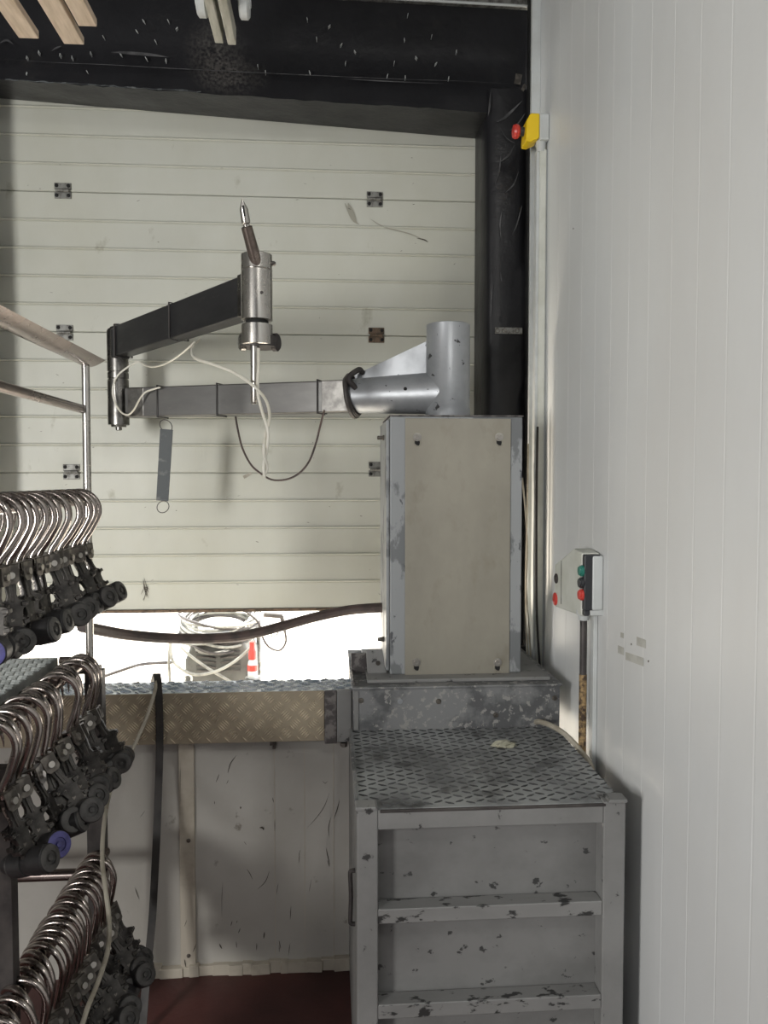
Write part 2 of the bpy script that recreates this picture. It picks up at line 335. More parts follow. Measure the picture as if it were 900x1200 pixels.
# torn pale fold along the lower edge
tb = MB()
pts = []
for k in range(46):
    u = 6+k*5.1; pts.append(at(u, 92.5+u*.064+random.uniform(-.8,.8), PY-.004))
for a, b in zip(pts, pts[1:]):
    w = random.choice([.0006,.001,.0018,.003]); tb.face([a-Vector((0,0,w)), b-Vector((0,0,w)), b+Vector((0,0,w)), a+Vector((0,0,w))])
obj('frayed_edge', tb, M_strap, hd)
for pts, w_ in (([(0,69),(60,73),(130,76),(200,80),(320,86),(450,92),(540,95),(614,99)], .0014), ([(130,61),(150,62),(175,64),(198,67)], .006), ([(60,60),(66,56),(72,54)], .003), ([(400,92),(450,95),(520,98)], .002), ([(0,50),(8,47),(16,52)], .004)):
    fs = MB(); scuff(fs, pts, w_, PY-.0075, 6); obj('crease_highlight', fs, M_sheen, hd)  # header creases and streaks drawn as pale painted highlights
stp = [(31,67),(45,61),(70,64),(84,67),(106,62),(121,43),(141,63),(160,36),(168,24),(182,48),(197,24),(207,33),(171,68),(194,70),(31,86),(102,84),(302,77),(311,84),(284,17),(478,17),(474,46),(506,42),(535,60),(488,67),(462,73),(511,74),(454,88),(475,90),(526,91),(360,22),(371,45),(400,52),(416,60),(405,73),(363,84),(386,30)]
for u, v in stp:
    p = at(u, v, PY-.005); an = random.uniform(-.8, .8); rm = Matrix.Rotation(an, 3, 'Y')
    obj('staple', MB().box(p.x-.0009, p.x+.0009, p.y-.001, p.y+.02, p.z-.0055, p.z+.0055, rm), M_lgrey, hd)
# side pads
def pad(name, label, xi_f, xi_b, xo, zt, zb, seed):
    random.seed(seed); t = thing(name, (xi_f, PY, zb), label, 'dock pad')
    m = MB(); N = 40; rows = []
    for i in range(N+1):
        z = zb+(zt-zb)*i/N; wig = lambda s_: random.uniform(-s_, s_)
        sgn = 1 if xo > xi_f else -1
        ring = [(xi_b, DY-.008, z), ((xi_b+xi_f)/2+wig(.002), (DY+PY)/2, z), (xi_f, PY+wig(.002), z), (xi_f+sgn*.02, PY-.012+wig(.003), z), (xi_f*.66+xo*.34, PY-.014+wig(.007), z+wig(.01)), (xi_f*.33+xo*.67, PY-.014+wig(.007), z+wig(.01)), (xo-sgn*.004, PY-.005, z), (xo, PY+.02, z), (xo, DY-.008, z)]
        rows.append([m.bm.verts.new(p) for p in ring])
    for a, b in zip(rows, rows[1:]):
        for k in range(9): m.bm.faces.new((a[k], a[(k+1) % 9], b[(k+1) % 9], b[k]))
    m.bm.faces.new(rows[0]); m.bm.faces.new(rows[-1])
    obj('membrane_cover', m, M_black, t, angle=70); return t
zt = az(104, PY-.012, 590)
pr_ = pad('dock_side_pad', 'black wrinkled membrane side pad right of the pale dock door', ax(570, PY, 300), ax(556, DY, 300), ax(617, PY, 300), zt, 0, 3)
pl_ = pad('dock_side_pad', 'unseen black side pad left of the pale dock door, slanted to shade its edge', PLX, PLI, PLX-.25, az(95, PY, 0), 0, 4)  # out of view; slanted to cast shade on the door's left edge
random.seed(11)
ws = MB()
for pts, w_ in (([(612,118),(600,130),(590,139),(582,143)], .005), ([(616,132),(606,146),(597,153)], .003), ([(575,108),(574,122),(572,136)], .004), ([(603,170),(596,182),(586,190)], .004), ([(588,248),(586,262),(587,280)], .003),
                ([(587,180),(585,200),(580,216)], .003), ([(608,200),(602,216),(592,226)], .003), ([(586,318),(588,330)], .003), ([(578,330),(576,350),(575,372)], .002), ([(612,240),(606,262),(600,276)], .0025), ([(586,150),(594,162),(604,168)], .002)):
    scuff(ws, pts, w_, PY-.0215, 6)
o = obj('wrinkle_highlights', ws, M_sheen, pr_); o['kind'] = 'stuff'  # flat lighter strokes painting the sheen on the pad wrinkles
m = MB(); a, b = at(580, 383.5, PY-.022), at(612, 391.5, PY-.022)
m.box(a.x, b.x, PY-.024, PY-.021, b.z, a.z); pp = obj('perforated_strip', m, M_hinge, pr_, .001)
for u in (583, 591, 606): q = at(u, 387.5, PY-.0245); obj('hole_rim', MB().ring(q, (0,1,0), .008, .0018, 14), M_clev, pp)
m = MB(); p = at(607, 93, PY-.004); q = at(614, 103, PY-.004)
m.box(p.x-.013, p.x+.013, p.y-.003, p.y, p.z-.02, p.z+.02, Matrix.Rotation(.15, 3, 'Y')).box(q.x-.008, q.x+.006, q.y-.003, q.y, q.z-.014, q.z+.014, Matrix.Rotation(.5, 3, 'Y'))
obj('fixing_tab', m, M_clev, hd, .001)
struct('trim_light_block', MB().box(.739, WX-.001, 3.0, 3.03, 0, 1.0), M_blackd, label='added dark block keeping pit light out behind the machine box')  # dark block added to stop pit light leaking past the box
# black corner strip and metal flashing above header
struct('trim_3', MB().box(ax(617.5, PY-.03, 300), WX-.001, PY-.035, PY-.006, .2, 3.68), M_blackd, label='black vertical edge strip in the corner beside the white wall')
m = MB(); xa = XL
m.prism([(XL, PY-.002, hz(XL, -25, 6, PY)), (WX-.002, PY-.002, hz(WX-.002, -25, 6, PY)), (WX-.002, PY-.002, 3.69), (XL, PY-.002, 3.69)], (0, .3, 0))
m.box(XL, XL+.001, PY, PY+.01, 3.5, 3.51)
struct('trim_4', m, M_hinge, label='grey metal flashing above the black header')
m = MB(); m.tube([(XL, PY-.006, hz(XL, -25, 6, PY)+.004), (WX-.01, PY-.006, hz(WX-.01, -25, 6, PY)+.004)], .005, 8)
struct('trim_5', m, M_lgrey, label='bright lower lip of the metal flashing')
# ================================================================= SILL
sill = thing('metal_sill', (-.9, SY, .86), 'long raised-pattern aluminium sill capping the low wall, left of the machine', 'sill')
zs = az(809.5, SY, 380); zb = az(868, SY, 380); xe = ax(380, SY, 840); XS = -2.2
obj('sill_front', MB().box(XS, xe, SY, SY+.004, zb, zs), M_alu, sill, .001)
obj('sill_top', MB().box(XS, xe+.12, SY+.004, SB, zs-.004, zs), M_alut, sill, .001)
def quintet(mb, o, U, V, N, w, h, cell=.041):
    o, U, V, N = Vector(o), Vector(U), Vector(V), Vector(N); c = math.sqrt(.5)
    D1, D2 = (U+V)*c, (U-V)*c
    rng = int((w+h)/cell)+2
    for i in range(-rng, rng):
        for j in range(-rng, rng):
            cc = D1*(i*cell)+D2*(j*cell)
            for k in range(-2, 3):
                t, q = (D1, D2) if (i+j) % 2 else (D2, D1)
                p = cc+q*(k*.0074); a, b = p.dot(U), p.dot(V)
                if .006 < a < w-.006 and .006 < b < h-.006:
                    L = .0165*(1-.10*abs(k)); mb.lozenge(o+p, t, q, N, L, .0021, .0030)
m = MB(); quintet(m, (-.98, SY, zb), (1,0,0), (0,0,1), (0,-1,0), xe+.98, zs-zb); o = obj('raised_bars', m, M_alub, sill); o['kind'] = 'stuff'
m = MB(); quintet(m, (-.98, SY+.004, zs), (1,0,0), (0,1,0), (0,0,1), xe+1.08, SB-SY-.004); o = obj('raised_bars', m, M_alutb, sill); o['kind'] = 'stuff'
br = thing('sill_bracket', (xe+.02, SY, zb), 'grey pitted steel bracket clamping the sill end to the machine', 'bracket')
xb, xc = ax(394.5, SY-.01, 840), ax(412, SY-.02, 840)
obj('pitted_plate', MB().box(xe+.001, xb, SY-.012, SY-.001, az(870, SY-.01), az(808, SY-.01)), M_clamp, br, .002)
obj('end_plate', MB().box(xb+.001, xc, SY-.026, SY-.001, az(868, SY-.02), az(808, SY-.02)), M_paint, br, .002)
p = at(403, 870, SY-.015); obj('bolt', MB().lathe(p, (0,0,-1), [(0,.012),(.012,.012),(.016,.006)], 6), M_clev, br)
# small clip under sill
p = at(320, 871, 2.585); single('wall_clip', MB().box(p.x-.01, p.x+.01, 2.58, 2.6, p.z-.006, p.z+.012).box(p.x-.002, p.x+.008, 2.585, 2.6, p.z-.02, p.z), M_clev, 'tiny dark clip just under the sill on the low wall', 'clip', (p.x, 2.6, p.z))
# ================================================================= MACHINE PLATFORM
FY, BY, BK = 1.87, 2.47, 3.02
X0, X1 = ax(418, FY, 1000), ax(733, FY, 1000)
ZT = az(944, FY, 570)
mp = thing('stepped_platform', ((X0+X1)/2, FY, 0), 'scuffed grey steel stepped base with recessed rungs and diamond tread top', 'machine base')
pw = ax(443, FY, 1000)-X0; px1 = ax(707, FY, 1000)
obj('corner_post', MB().box(X0, X0+pw, FY, FY+.06, 0, ZT), M_paint, mp, .004)
obj('corner_post', MB().box(px1, X1, FY, FY+.06, 0, ZT), M_paint, mp, .004)
obj('top_rail', MB().box(X0+pw, px1, FY+.001, FY+.06, az(973, FY), ZT-.006), M_paint, mp, .003)
for v in (1066, 1178, 1290):
    z = az(v, FY); obj('rung', MB().box(X0+pw, px1, FY+.001, FY+.05, z-.037, z), M_rung, mp, .003)
zz = [az(973, FY), az(1066, FY), az(1178, FY), az(1290, FY), 0]
for i in range(4):
    obj('recessed_panel', MB().box(X0+pw*.6, px1+.01, FY+.052, FY+.056, zz[i+1]-.02, zz[i]-.021), M_panel, mp)
obj('side_panel', MB().box(X0, X0+.005, FY+.06, BK, 0, ZT-.02), M_paint, mp)
obj('side_panel', MB().box(X1-.005, X1, FY+.06, BY, 0, ZT-.02), M_paint, mp)
tp = obj('tread_plate', MB().box(X0+.004, X1-.004, FY+.008, BY+.005, ZT-.012, ZT-.004), M_tread, mp, .002)
m = MB(); nx = int((X1-X0-.03)/.0265); ny = int((BY-FY-.03)/.031)
for i in range(nx+1):
    for j in range(ny+1):
        if (i < 2 and j < 1): continue
        a = R(28)*(1 if (i+j) % 2 else -1); t = Vector((math.cos(a), math.sin(a), 0)); q = Vector((-t.y, t.x, 0))
        m.lozenge((X0+.02+i*.0265, FY+.03+j*.031+.010*((i % 2)), ZT-.004), t, q, (0,0,1), .0138, .0042, .0026)
o = obj('diamond_ridges', m, M_treadbar, tp); o['kind'] = 'stuff'
obj('front_lip', MB().box(X0+pw+.005, px1+.005, FY-.002, FY+.006, ZT-.011, ZT-.004), M_rack, mp, .002)
obj('corner_cap', MB().box(X0-.003, X0+pw-.004, FY-.004, FY+.042, ZT-.004, ZT+.006), M_paint, mp, .003)
obj('corner_cap', MB().box(px1+.012, X1+.003, FY-.004, FY+.042, ZT-.004, ZT+.006), M_paint, mp, .003)
obj('edge_flange', MB().box(X0-.003, X0+.006, FY+.05, BY, ZT-.014, ZT+.004), M_base, mp, .001)
p0, p1 = at(411, 1020, 1.98), at(411, 1083, 1.98)
hd_ = MB().tube(smooth([(X0, 1.98, p0.z), (X0-.010, 1.98, p0.z-.002), (X0-.013, 1.98, p0.z-.012), (X0-.011, 1.98, (p0.z+p1.z)/2), (X0-.013, 1.98, p1.z+.012), (X0-.010, 1.98, p1.z+.002), (X0, 1.98, p1.z)], 5), .006, 10)
obj('side_handle', hd_, M_rack, mp)
obj('panel_slot', MB().box(ax(698, FY+.05, 1160), ax(701, FY+.05, 1160), FY+.050, FY+.053, az(1168, FY+.05), az(1150, FY+.05)), M_dark, mp)
# upper box
ZB = az(803, BY, 540); BX0, BX1 = ax(413.5, BY, 830), ax(656, BY, 830)
obj('upper_box', MB().box(BX0, BX1, BY, BK, ZT-.02, ZB-.006), M_base, mp, .003)
obj('upper_box_lid', MB().box(BX0-.004, BX1+.006, BY-.006, BK, ZB-.008, ZB), M_base, mp, .003)
obj('mounting_flange', MB().box(ax(430, 2.52, 790), ax(644, 2.52, 790), 2.51, 2.98, ZB, ZB+.012), M_paint, mp, .003)
obj('edge_strip', MB().box(BX0+.004, BX0+.018, BY-.005, BY, ZT, ZB-.012), M_paint, mp, .001)
for u, v in ((469,822),(514,822),(581,838),(423,821),(650,818)):
    p = at(u, v, BY); obj('plug', MB().lathe(p, (0,-1,0), [(0,.009),(.0025,.008),(.003,.004)], 14), M_clev if u != 469 else M_silver, mp)
# gussets on the left rear of the box
g = MB(); g.box(ax(411.5, 2.66, 780), ax(434, 2.66, 780), 2.655, 2.665, ZB-.02, az(765, 2.66))
g.box(ax(411.5, 2.66, 780), ax(411.5, 2.66, 780)+.006, BY+.02, 2.66, ZB, ZB+.012)
obj('gusset_plate', g, M_clamp, mp, .002)
q = [at(431, 803, 2.6), at(455, 803, 2.6), at(451, 781, 2.6), at(448, 761, 2.6), at(429, 762, 2.6)]
q[0].z = q[1].z = ZB
gp = obj('gusset_plate', MB().prism(q, (0, .008, 0)), M_paint, mp, .002)
obj('bolt', MB().lathe(at(443, 777, 2.6), (0,-1,0), [(0,.008),(.003,.008),(.003,.005),(.009,.005)], 12), M_clev, gp)
# ================================================================= CABINET
CY = 2.574; CX0, CX1 = ax(457, CY, 640), ax(611.5, CY, 640); CZ0 = ZB+.012; CZ1 = az(488, CY, 530); CD = 2.90
cab = thing('column_cabinet', ((CX0+CX1)/2, CY, CZ0), 'tall metal column cabinet with plain stainless front plate under the arm post', 'cabinet')
obj('cabinet_body', MB().box(CX0, CX1, CY, CD, CZ0, CZ1), M_frame, cab, .004)
xa, xb = ax(474.5, CY, 640), ax(597.5, CY, 640)
fpz0, fpz1 = az(793, CY), az(490, CY)
fp_ = obj('front_plate', MB().box(xa, xb, CY-.005, CY-.0005, fpz0, fpz1), M_inox, cab, .0015)
obj('top_edge', MB().box(CX0-.002, CX1+.002, CY-.004, CD, CZ1, CZ1+.004), M_clamp, cab, .001)
for u, v in ((489,512),(585,512),(488,776),(583,776)):
    p = at(u, v, CY-.005); k = MB()
    k.prism([(p.x+math.cos(t)*.0085, CY-.0055, p.z-.018+math.sin(t)*.013) for t in [2*math.pi*i/14 for i in range(14)]], (0, .0004, 0))
    sl = obj('keyhole_slot', k, M_dark, fp_); 
    obj('keyhole_rim', MB().ring((p.x, CY-.0056, p.z-.018), (0,1,0), .0100, .0016, 18, 1.35), M_inox, fp_)
    s_ = obj('screw', MB().lathe(p, (0,-1,0), [(0,.0140),(.002,.0140),(.0022,.0095),(.009,.0088),(.009,.004),(.006,.0038)], 18), M_bolt, fp_)
obj('vent_gap', MB().box(ax(496, CY, 795), ax(553, CY, 795), CY-.0015, CY+.001, fpz0-.006, fpz0-.0005), M_dark, cab)
obj('base_screw', MB().lathe(at(528, 797, CY-.012), (0,-.3,1), [(0,.011),(.006,.011),(.009,.006)], 12), M_bolt, cab)
obj('side_door', MB().box(CX0-.012, CX0-.0005, CY+.012, CD-.02, CZ0+.01, CZ1-.012), M_frame, cab, .003)
for v in (513, 749):
    p = at(456, v, CY+.10); obj('side_catch', MB().lathe((CX0-.012, CY+.10, p.z), (-1,0,0), [(0,.009),(.006,.009),(.006,.007),(.022,.007),(.024,.004)], 12), M_clev, cab)
p = at(429, 861, 0.1)
# ================================================================= ARM
PYC = 2.72
arm = thing('balancer_arm', (ax(525, PYC, 480), PYC, CZ1), 'jointed steel lifting arm folded in front of the door, on the cabinet post', 'lifting arm')
pc = at(525, 430, PYC); PR = .0755; z1 = az(376, PYC-.07, 525)
obj('post', MB().lathe((pc.x, PYC, CZ1+.004), (0,0,1), [(0,PR+.002),(.034,PR+.002),(.036,PR),(z1-CZ1-.006,PR),(z1-CZ1-.004,PR-.004),(z1-CZ1-.004,PR-.012),(z1-CZ1-.1,PR-.012)], 48), M_silver, arm, angle=50)
ez = lambda v, Y, u: at(u, v, Y).z
BL = Vector((at(140, 470, 3.16).x, 3.16)); BR = Vector((pc.x, PYC))
d2 = (BR-BL).normalized(); dn = Vector((-d2.y, d2.x))
def along(k, off=0): q = BL+(BR-BL)*k+dn*off; return q
Lb = (BR-BL).length
zt2, zb2 = E+.352, E+.235
zc = (zt2+zb2)/2
# tapered silver stub tube
ts = 1-(pc.x-ax(413, 2.68, 460))/(BR.x-BL.x)
A = along(ts); Bq = along(.99)
tube_ = MB().tube([(A.x, A.y, zc-.0), (Bq.x, Bq.y, zc+.002)], [.061, .074], 36)
obj('socket_tube', tube_, M_silver, arm)
g0, g1 = along(ts+.012), along(1-.07/Lb)
g = MB(); th = Vector((dn.x, dn.y, 0))*.008
P = [Vector((g0.x, g0.y, zc+.050)), Vector((g0.x, g0.y, zc+.075)), Vector((g1.x, g1.y, z1-.05)), Vector((g1.x, g1.y, zc+.06))]
obj('gusset_web', g.prism([p-th/2 for p in P], th), M_silver, arm, .001)
# collar strap round tube end
cA = along(ts+.004); ax2 = Vector((d2.x, d2.y, -.0)); 
m = MB()
for tilt, rr in ((.20, .070), (.12, .074), (.28, .067)):
    axis = Vector((d2.x, d2.y, tilt)).normalized()
    m.ring((cA.x, cA.y, zc), axis, rr, .009, 32)
m.tube(smooth([(cA.x+.01, cA.y-.06, zc+.02), (cA.x-.015, cA.y-.07, zc+.055), (cA.x+.02, cA.y-.045, zc+.088), (cA.x+.035, cA.y-.02, zc+.082)], 5), .010, 10)
obj('collar_strap', m, M_rack, arm)
# hole in tube
q = along(1-.135/Lb); hp = Vector((q.x, q.y, zc+.012))-Vector((dn.x, dn.y, 0))*(-.0)
nn = Vector((dn.x, dn.y, 0)); nn = nn if nn.y < 0 else -nn
obj('tube_hole', MB().lathe(hp+nn*.0695, nn, [(0,.006),(.0025,.006)], 12), M_dark, arm)
# lower beam
def beam(p0, p1, z0, z1b, w, z0e=None, z1e=None):
    z0e = z0 if z0e is None else z0e; z1e = z1b if z1e is None else z1e
    d = (p1-p0).normalized(); n = Vector((-d.y, d.x))*w/2; m = MB()
    a = [(p0+n, z0), (p0-n, z0), (p0-n, z1b), (p0+n, z1b)]; b = [(p1+n, z0e), (p1-n, z0e), (p1-n, z1e), (p1+n, z1e)]
    A_ = [m.bm.verts.new((*p, z)) for p, z in a]; B_ = [m.bm.verts.new((*p, z)) for p, z in b]
    m.bm.faces.new(A_); m.bm.faces.new(B_[::-1])
    for i in range(4): m.bm.faces.new((A_[i], B_[i], B_[(i+1) % 4], A_[(i+1) % 4]))
    return m
bA = along(.035)
obj('lower_beam', beam(bA, along(ts+.02), zb2, zt2-.004, .07), M_beam2, arm, .005)
obj('weld_zone', beam(along(.045), along(.10), zb2+.001, zt2-.005, .0715), M_steel2, arm, .004)
tw = 1-(pc.x-ax(380, 2.72, 460))/(BR.x-BL.x)
obj('bare_end', beam(along(tw), along(ts+.01), zb2+.001, zt2-.003, .0715), M_beamw, arm, .004)
# elbow
eR = .0405; ex, ey = BL.x-.004, BL.y
EZ0, EZ1 = az(498, ey, 138), az(388, ey, 138)
obj('elbow_cylinder', MB().lathe((ex, ey, EZ0), (0,0,1), [(0,eR),(.175,eR),(.176,eR-.004),(.180,eR-.004),(.181,eR),(.202,eR),(.203,eR-.004),(.207,eR-.004),(.208,eR),(EZ1-EZ0,eR)], 40), M_steel2, arm)
obj('elbow_cap', MB().lathe((ex, ey, EZ1), (0,0,1), [(0,eR-.004),(.006,eR-.004),(.006,.03),(.014,.028),(.014,.015),(.026,.015),(.028,.011)], 20), M_steel2, arm)
obj('elbow_cap', MB().lathe((ex, ey, EZ0), (0,0,-1), [(0,eR-.01),(.008,eR-.012),(.008,.012),(.02,.012),(.022,.008)], 16), M_steel2, arm)
# upper beam
JY = 2.30; jc = at(301, 345, JY); J = Vector((jc.x, JY)); EL = Vector((ex, ey)); JR = .0445
uz1, uz0 = E+.583, E+.468
du = (J-EL).normalized()
pA, pB = EL+du*.035, J-du*(JR-.006)
obj('upper_beam', beam(pA, pB, uz0, uz1, .062), M_beam, arm, .005)
obj('weld_plate', beam(J-du*(JR+.012), J-du*(JR-.012), uz0-.002, uz1+.004, .066), M_steel2, arm, .003)
# saddle at elbow for upper beam
obj('elbow_saddle', beam(EL+du*.0, EL+du*.045, uz0-.006, uz1-.008, .069), M_beam, arm, .008)
for k, tie_end in ((.055, 0), (.515, 1)):
    q = EL+(J-EL)*k; m = MB(); n = Vector((-du.y, du.x))
    cs = [(q+n*.034, uz0-.003), (q-n*.034, uz0-.003), (q-n*.034, uz1+.003), (q+n*.034, uz1+.003)]
    m.tube([(*p, z) for p, z in cs], .0035, 8, True); e_ = Vector((*(q-n*.034), uz0-.003)); m.tube([e_, e_+Vector((.03, -.01, -.008))], .002, 6)
    obj('cable_tie', m, M_cdark, arm)
for u in (188, 258, 376):
    k = (ax(u, 2.95, 460)-BL.x)/(BR.x-BL.x)
    for _ in range(3):
        Yk = along(k).y-.035; k = (ax(u, Yk, 460)-BL.x)/(BR.x-BL.x)
    q = along(k); m = MB(); 
    cs = [(q+dn*.037, zb2-.003), (q-dn*.037, zb2-.003), (q-dn*.037, zt2), (q+dn*.037, zt2)]
    m.tube([(*p, z) for p, z in cs], .0035, 8, True); f_ = q+dn*.037 if dn.y < 0 else q-dn*.037
    e_ = Vector((*f_, zb2-.003)); m.tube([e_, e_+Vector((.035, 0, -.002))], .002, 6)
    obj('cable_tie', m, M_cdark, arm)
# joint cylinder + lower cylinder + tool rods
jz1, jz0 = az(294, JY-.04, 301), az(373, JY-.04, 301)
jg = az(313, JY-.04, 301)
obj('joint_cylinder', MB().lathe((jc.x, JY, jz0), (0,0,1), [(0,JR-.004),(.002,JR),(jg-jz0-.002,JR),(jg-jz0,JR-.002),(jg-jz0+.002,JR),(jz1-jz0-.002,JR),(jz1-jz0,JR-.003)], 48), M_steel, arm)
obj('joint_screw', MB().lathe((jc.x+JR-.001, JY-.005, jg+.02), (1,-.1,0), [(0,.007),(.008,.007),(.008,.005),(.011,.005)], 10), M_steel2, arm)
obj('joint_screw', MB().lathe((jc.x+.017, JY-.0405, az(343, JY-.04, 310)), (.35,-1,0), [(0,.0045),(.0025,.0045),(.0025,.0025)], 12), M_rack, arm)
lz1, lz0 = az(377, JY-.04, 301), az(402, JY-.04, 301)
obj('joint_spacer', MB().cyl((jc.x, JY, lz1-.002), (jc.x, JY, jz0+.002), JR-.012), M_dark, arm)
obj('lower_cylinder', MB().lathe((jc.x, JY, lz0), (0,0,1), [(0,JR-.003),(.002,JR),(lz1-lz0-.002,JR),(lz1-lz0,JR-.003)], 48), M_steel, arm)
# clevis wings behind
wz = az(405, JY+.03, 302)
m = MB().lathe((jc.x+.004, JY+.02, wz-.008), (0,0,1), [(0,.054),(.03,.054),(.032,.05)], 36)
obj('swivel_ring', m, M_rack, arm)
for sgn in (-1, 1):
    cx = jc.x+.004+sgn*.050; obj('ring_lug', MB().lathe((cx, JY+.018, wz+.008), (sgn,-.3,0), [(-.01,.026),(.003,.026),(.008,.02),(.009,.012)], 20), M_steel2 if sgn < 0 else M_rack, arm)
rb = at(298.5, 473, JY-.02)
obj('hanging_rod', MB().lathe((jc.x-.006, JY-.01, lz0+.002), Vector((rb.x-jc.x+.006, 0, rb.z-lz0)), [(0,.0125),((lz0-rb.z)*.98,.0125),(lz0-rb.z+.002,.010)], 22), M_steel, arm)
# tilted stylus
s0 = at(299, 303, JY-.035); s1 = at(289, 266, JY-.07); s2 = at(283.8, 233, JY-.10); dd = (s1-s0).normalized(); L1 = (s1-s0).length
obj('stylus_tube', MB().lathe(s0-dd*.02, dd, [(0,.0175),(L1+.02,.0155),(L1+.022,.011),(L1+.0,.010)], 26), M_styl, arm)
d3 = (s2-s1).normalized(); L3 = (s2-s1).length
tip = obj('stylus_tip', MB().lathe(s1-d3*.012, d3, [(0,.0105),(.02,.0095),(.024,.0125),(L3-.014,.0115),(L3+.006,.003),(L3+.012,.0005)], 22), M_steel, arm)
sn = Vector((0,-1,0)); mid = s1+d3*(L3*.52)
obj('tip_slot', MB().prism([mid+d3*.014+Vector((-.003,-.0120,0)), mid+d3*.014+Vector((.003,-.0120,0)), mid-d3*.014+Vector((.003,-.0120,0)), mid-d3*.014+Vector((-.003,-.0120,0))], (0,-.002,0)), M_dark, tip)
# ---------------------------------------------------------------- cables of the arm
def cable(name, pts, r, m, label, cat='cable', n=8, group=None, origin=None):
    P = smooth([p if isinstance(p, Vector) else at(*p) for p in pts], n)
    return single(name, MB().tube(P, r, 10), m, label, cat, origin or P[0], group)
cable('tool_cable', [(303,408,2.26),(303,430,2.26),(302,450,2.255),(303,465,2.25),(308,485,2.25),(314,505,2.25),(313,525,2.252),(309,545,2.25),(310,560,2.25)], .0044, M_white, 'white cable dropping from the tool head beside the hanging rod, twisted at its end')
cable('tool_cable', [(234,398,2.66),(227,404,2.62),(225,414,2.55),(231,421,2.48),(250,427,2.40),(275,437,2.32),(298,453,2.235),(312,470,2.235),(316,490,2.245),(311,510,2.258),(309,530,2.242),(313,548,2.258),(309,558,2.25)], .0044, M_white, 'white cable looping from the upper beam across to the twisted pair')
cable('signal_cable', [(228,401,2.62),(218,410,2.72),(205,420,2.80),(192,427,2.88),(180,430,2.95),(170,428,3.02),(163,424,3.08),(155,427,3.09),(142,436,3.105),(135,445,3.11),(132,458,3.10),(135,472,3.10),(142,483,3.09),(150,486,3.08),(157,480,3.06),(163,469,3.05),(170,460,3.05),(180,456,3.04),(188,454,3.03)], .0034, M_white, 'thin cream cable looping round the elbow joint of the arm')
cable('sensor_cable', [(276,488,2.90),(279,505,2.90),(284,525,2.90),(293,543,2.90),(303,553,2.90),(318,562,2.88),(335,562,2.86),(350,555,2.84),(362,541,2.82),(370,520,2.80),(375,500,2.78),(380,481,2.74)], .0036, M_hose, 'thin dark cable sagging in a loop beneath the lower beam')
m = MB(); p = at(286, 557, 2.905); m.box(p.x-.004, p.x+.028, 2.903, 2.905, p.z-.006, p.z+.006, Matrix.Rotation(-.5, 3, 'Y'))
single('tape_flag', m, M_cgrey, 'small grey tape flag stuck where the dark cable loop bottoms out', 'tape', p)
# hanging spring strap
t = thing('tension_strap', at(192, 492, 3.0), 'dark slate strap with wire rings hanging below the lower beam', 'strap')
q0, q1 = at(195, 503, 3.0), at(190, 587, 3.0); dq = (q1-q0).normalized(); sd = Vector((-dq.z, 0, dq.x)).normalized()*.0235
m = MB(); n = 12; rows = []
m.prism([q0-sd, q0+sd, q1+sd*.95, q1-sd*.95], (0, .006, 0)); obj('strap_band', m, M_strap, t, .001)
obj('wire_ring', MB().ring(at(194.5, 499, 3.0), (0,1,.1), .020, .0016, 28, 1.25), M_rack, t)
obj('wire_ring', MB().ring(at(191, 594, 3.0), (0,1,.1), .024, .0016, 28, .85), M_rack, t)
# ================================================================= black hose, sill cables
cable('air_hose', [(96,734,2.42),(115,738,2.5),(150,744,2.62),(200,748,2.74),(250,748,2.8),(290,744,2.82),(330,734,2.84),(370,723,2.85),(410,715,2.84),(450,712,2.78),(462,712,2.74)], .0180, M_hose, 'thick brown-black hose sagging across the bright gap under the door', 'hose')
cable('power_cable', [(186,800,2.74),(184,794,2.68),(183.5,795,2.60),(181,812,2.535),(172,840,2.50),(160,868,2.46),(148,893,2.42),(134,915,2.36),(126,940,2.28),(121,975,2.2),(120,1010,2.12),(124,1045,2.05),(128,1080,2.0),(126,1115,1.93),(115,1150,1.85),(103,1180,1.78),(92,1215,1.72)], .0060, M_cgrey, 'pale grey cable hanging from the sill down past the hook rack')
P = smooth([at(180,800,2.74), at(182,792,2.68), at(184,792,2.60), at(186,815,2.538), at(187,870,2.53), at(185,940,2.50), at(182,1010,2.46), at(178,1080,2.42), at(172,1140,2.38), at(168,1190,2.33), at(166,1230,2.3)], 6)
m = MB(); rows = []
for p in P: rows.append([m.bm.verts.new(p+Vector(o_)) for o_ in ((-.0115,0,0),(.0115,0,0),(.0115,.005,.002),(-.0115,.005,.002))])
for a, b in zip(rows, rows[1:]):
    for k in range(4): m.bm.faces.new((a[k], a[(k+1)%4], b[(k+1)%4], b[k]))
m.bm.faces.new(rows[0]); m.bm.faces.new(rows[-1])
single('webbing_strap', m, M_cdark, 'black flat strap hanging from the sill down the low wall', 'strap', P[3])
# cable out of the box on to the tread, scrap
cable('drain_hose', [(627,846,2.48),(633,846,2.44),(645,850,2.40),(659,858,2.36),(671,869,2.31),(681,881,2.265),(690,893,2.22),(695,905,2.2)], .0085, M_cgrey, 'grey hose leaving the machine box and crossing the tread plate', 'hose')
m = MB(); p = at(591, 876, 2.30); random.seed(5)
bm2 = m.bm; bmesh.ops.create_icosphere(bm2, subdivisions=3, radius=1)
for v in bm2.verts: k = 1+random.uniform(-.22,.22); v.co = Vector((v.co.x*.036*k, v.co.y*.022*k, max(-.002, v.co.z*.012*k)))+Vector((p.x, p.y, ZT-.001))
single('plastic_scrap', m, M_lump, 'crumpled pale plastic scrap lying on the diamond tread plate', 'scrap', (p.x, p.y, ZT))
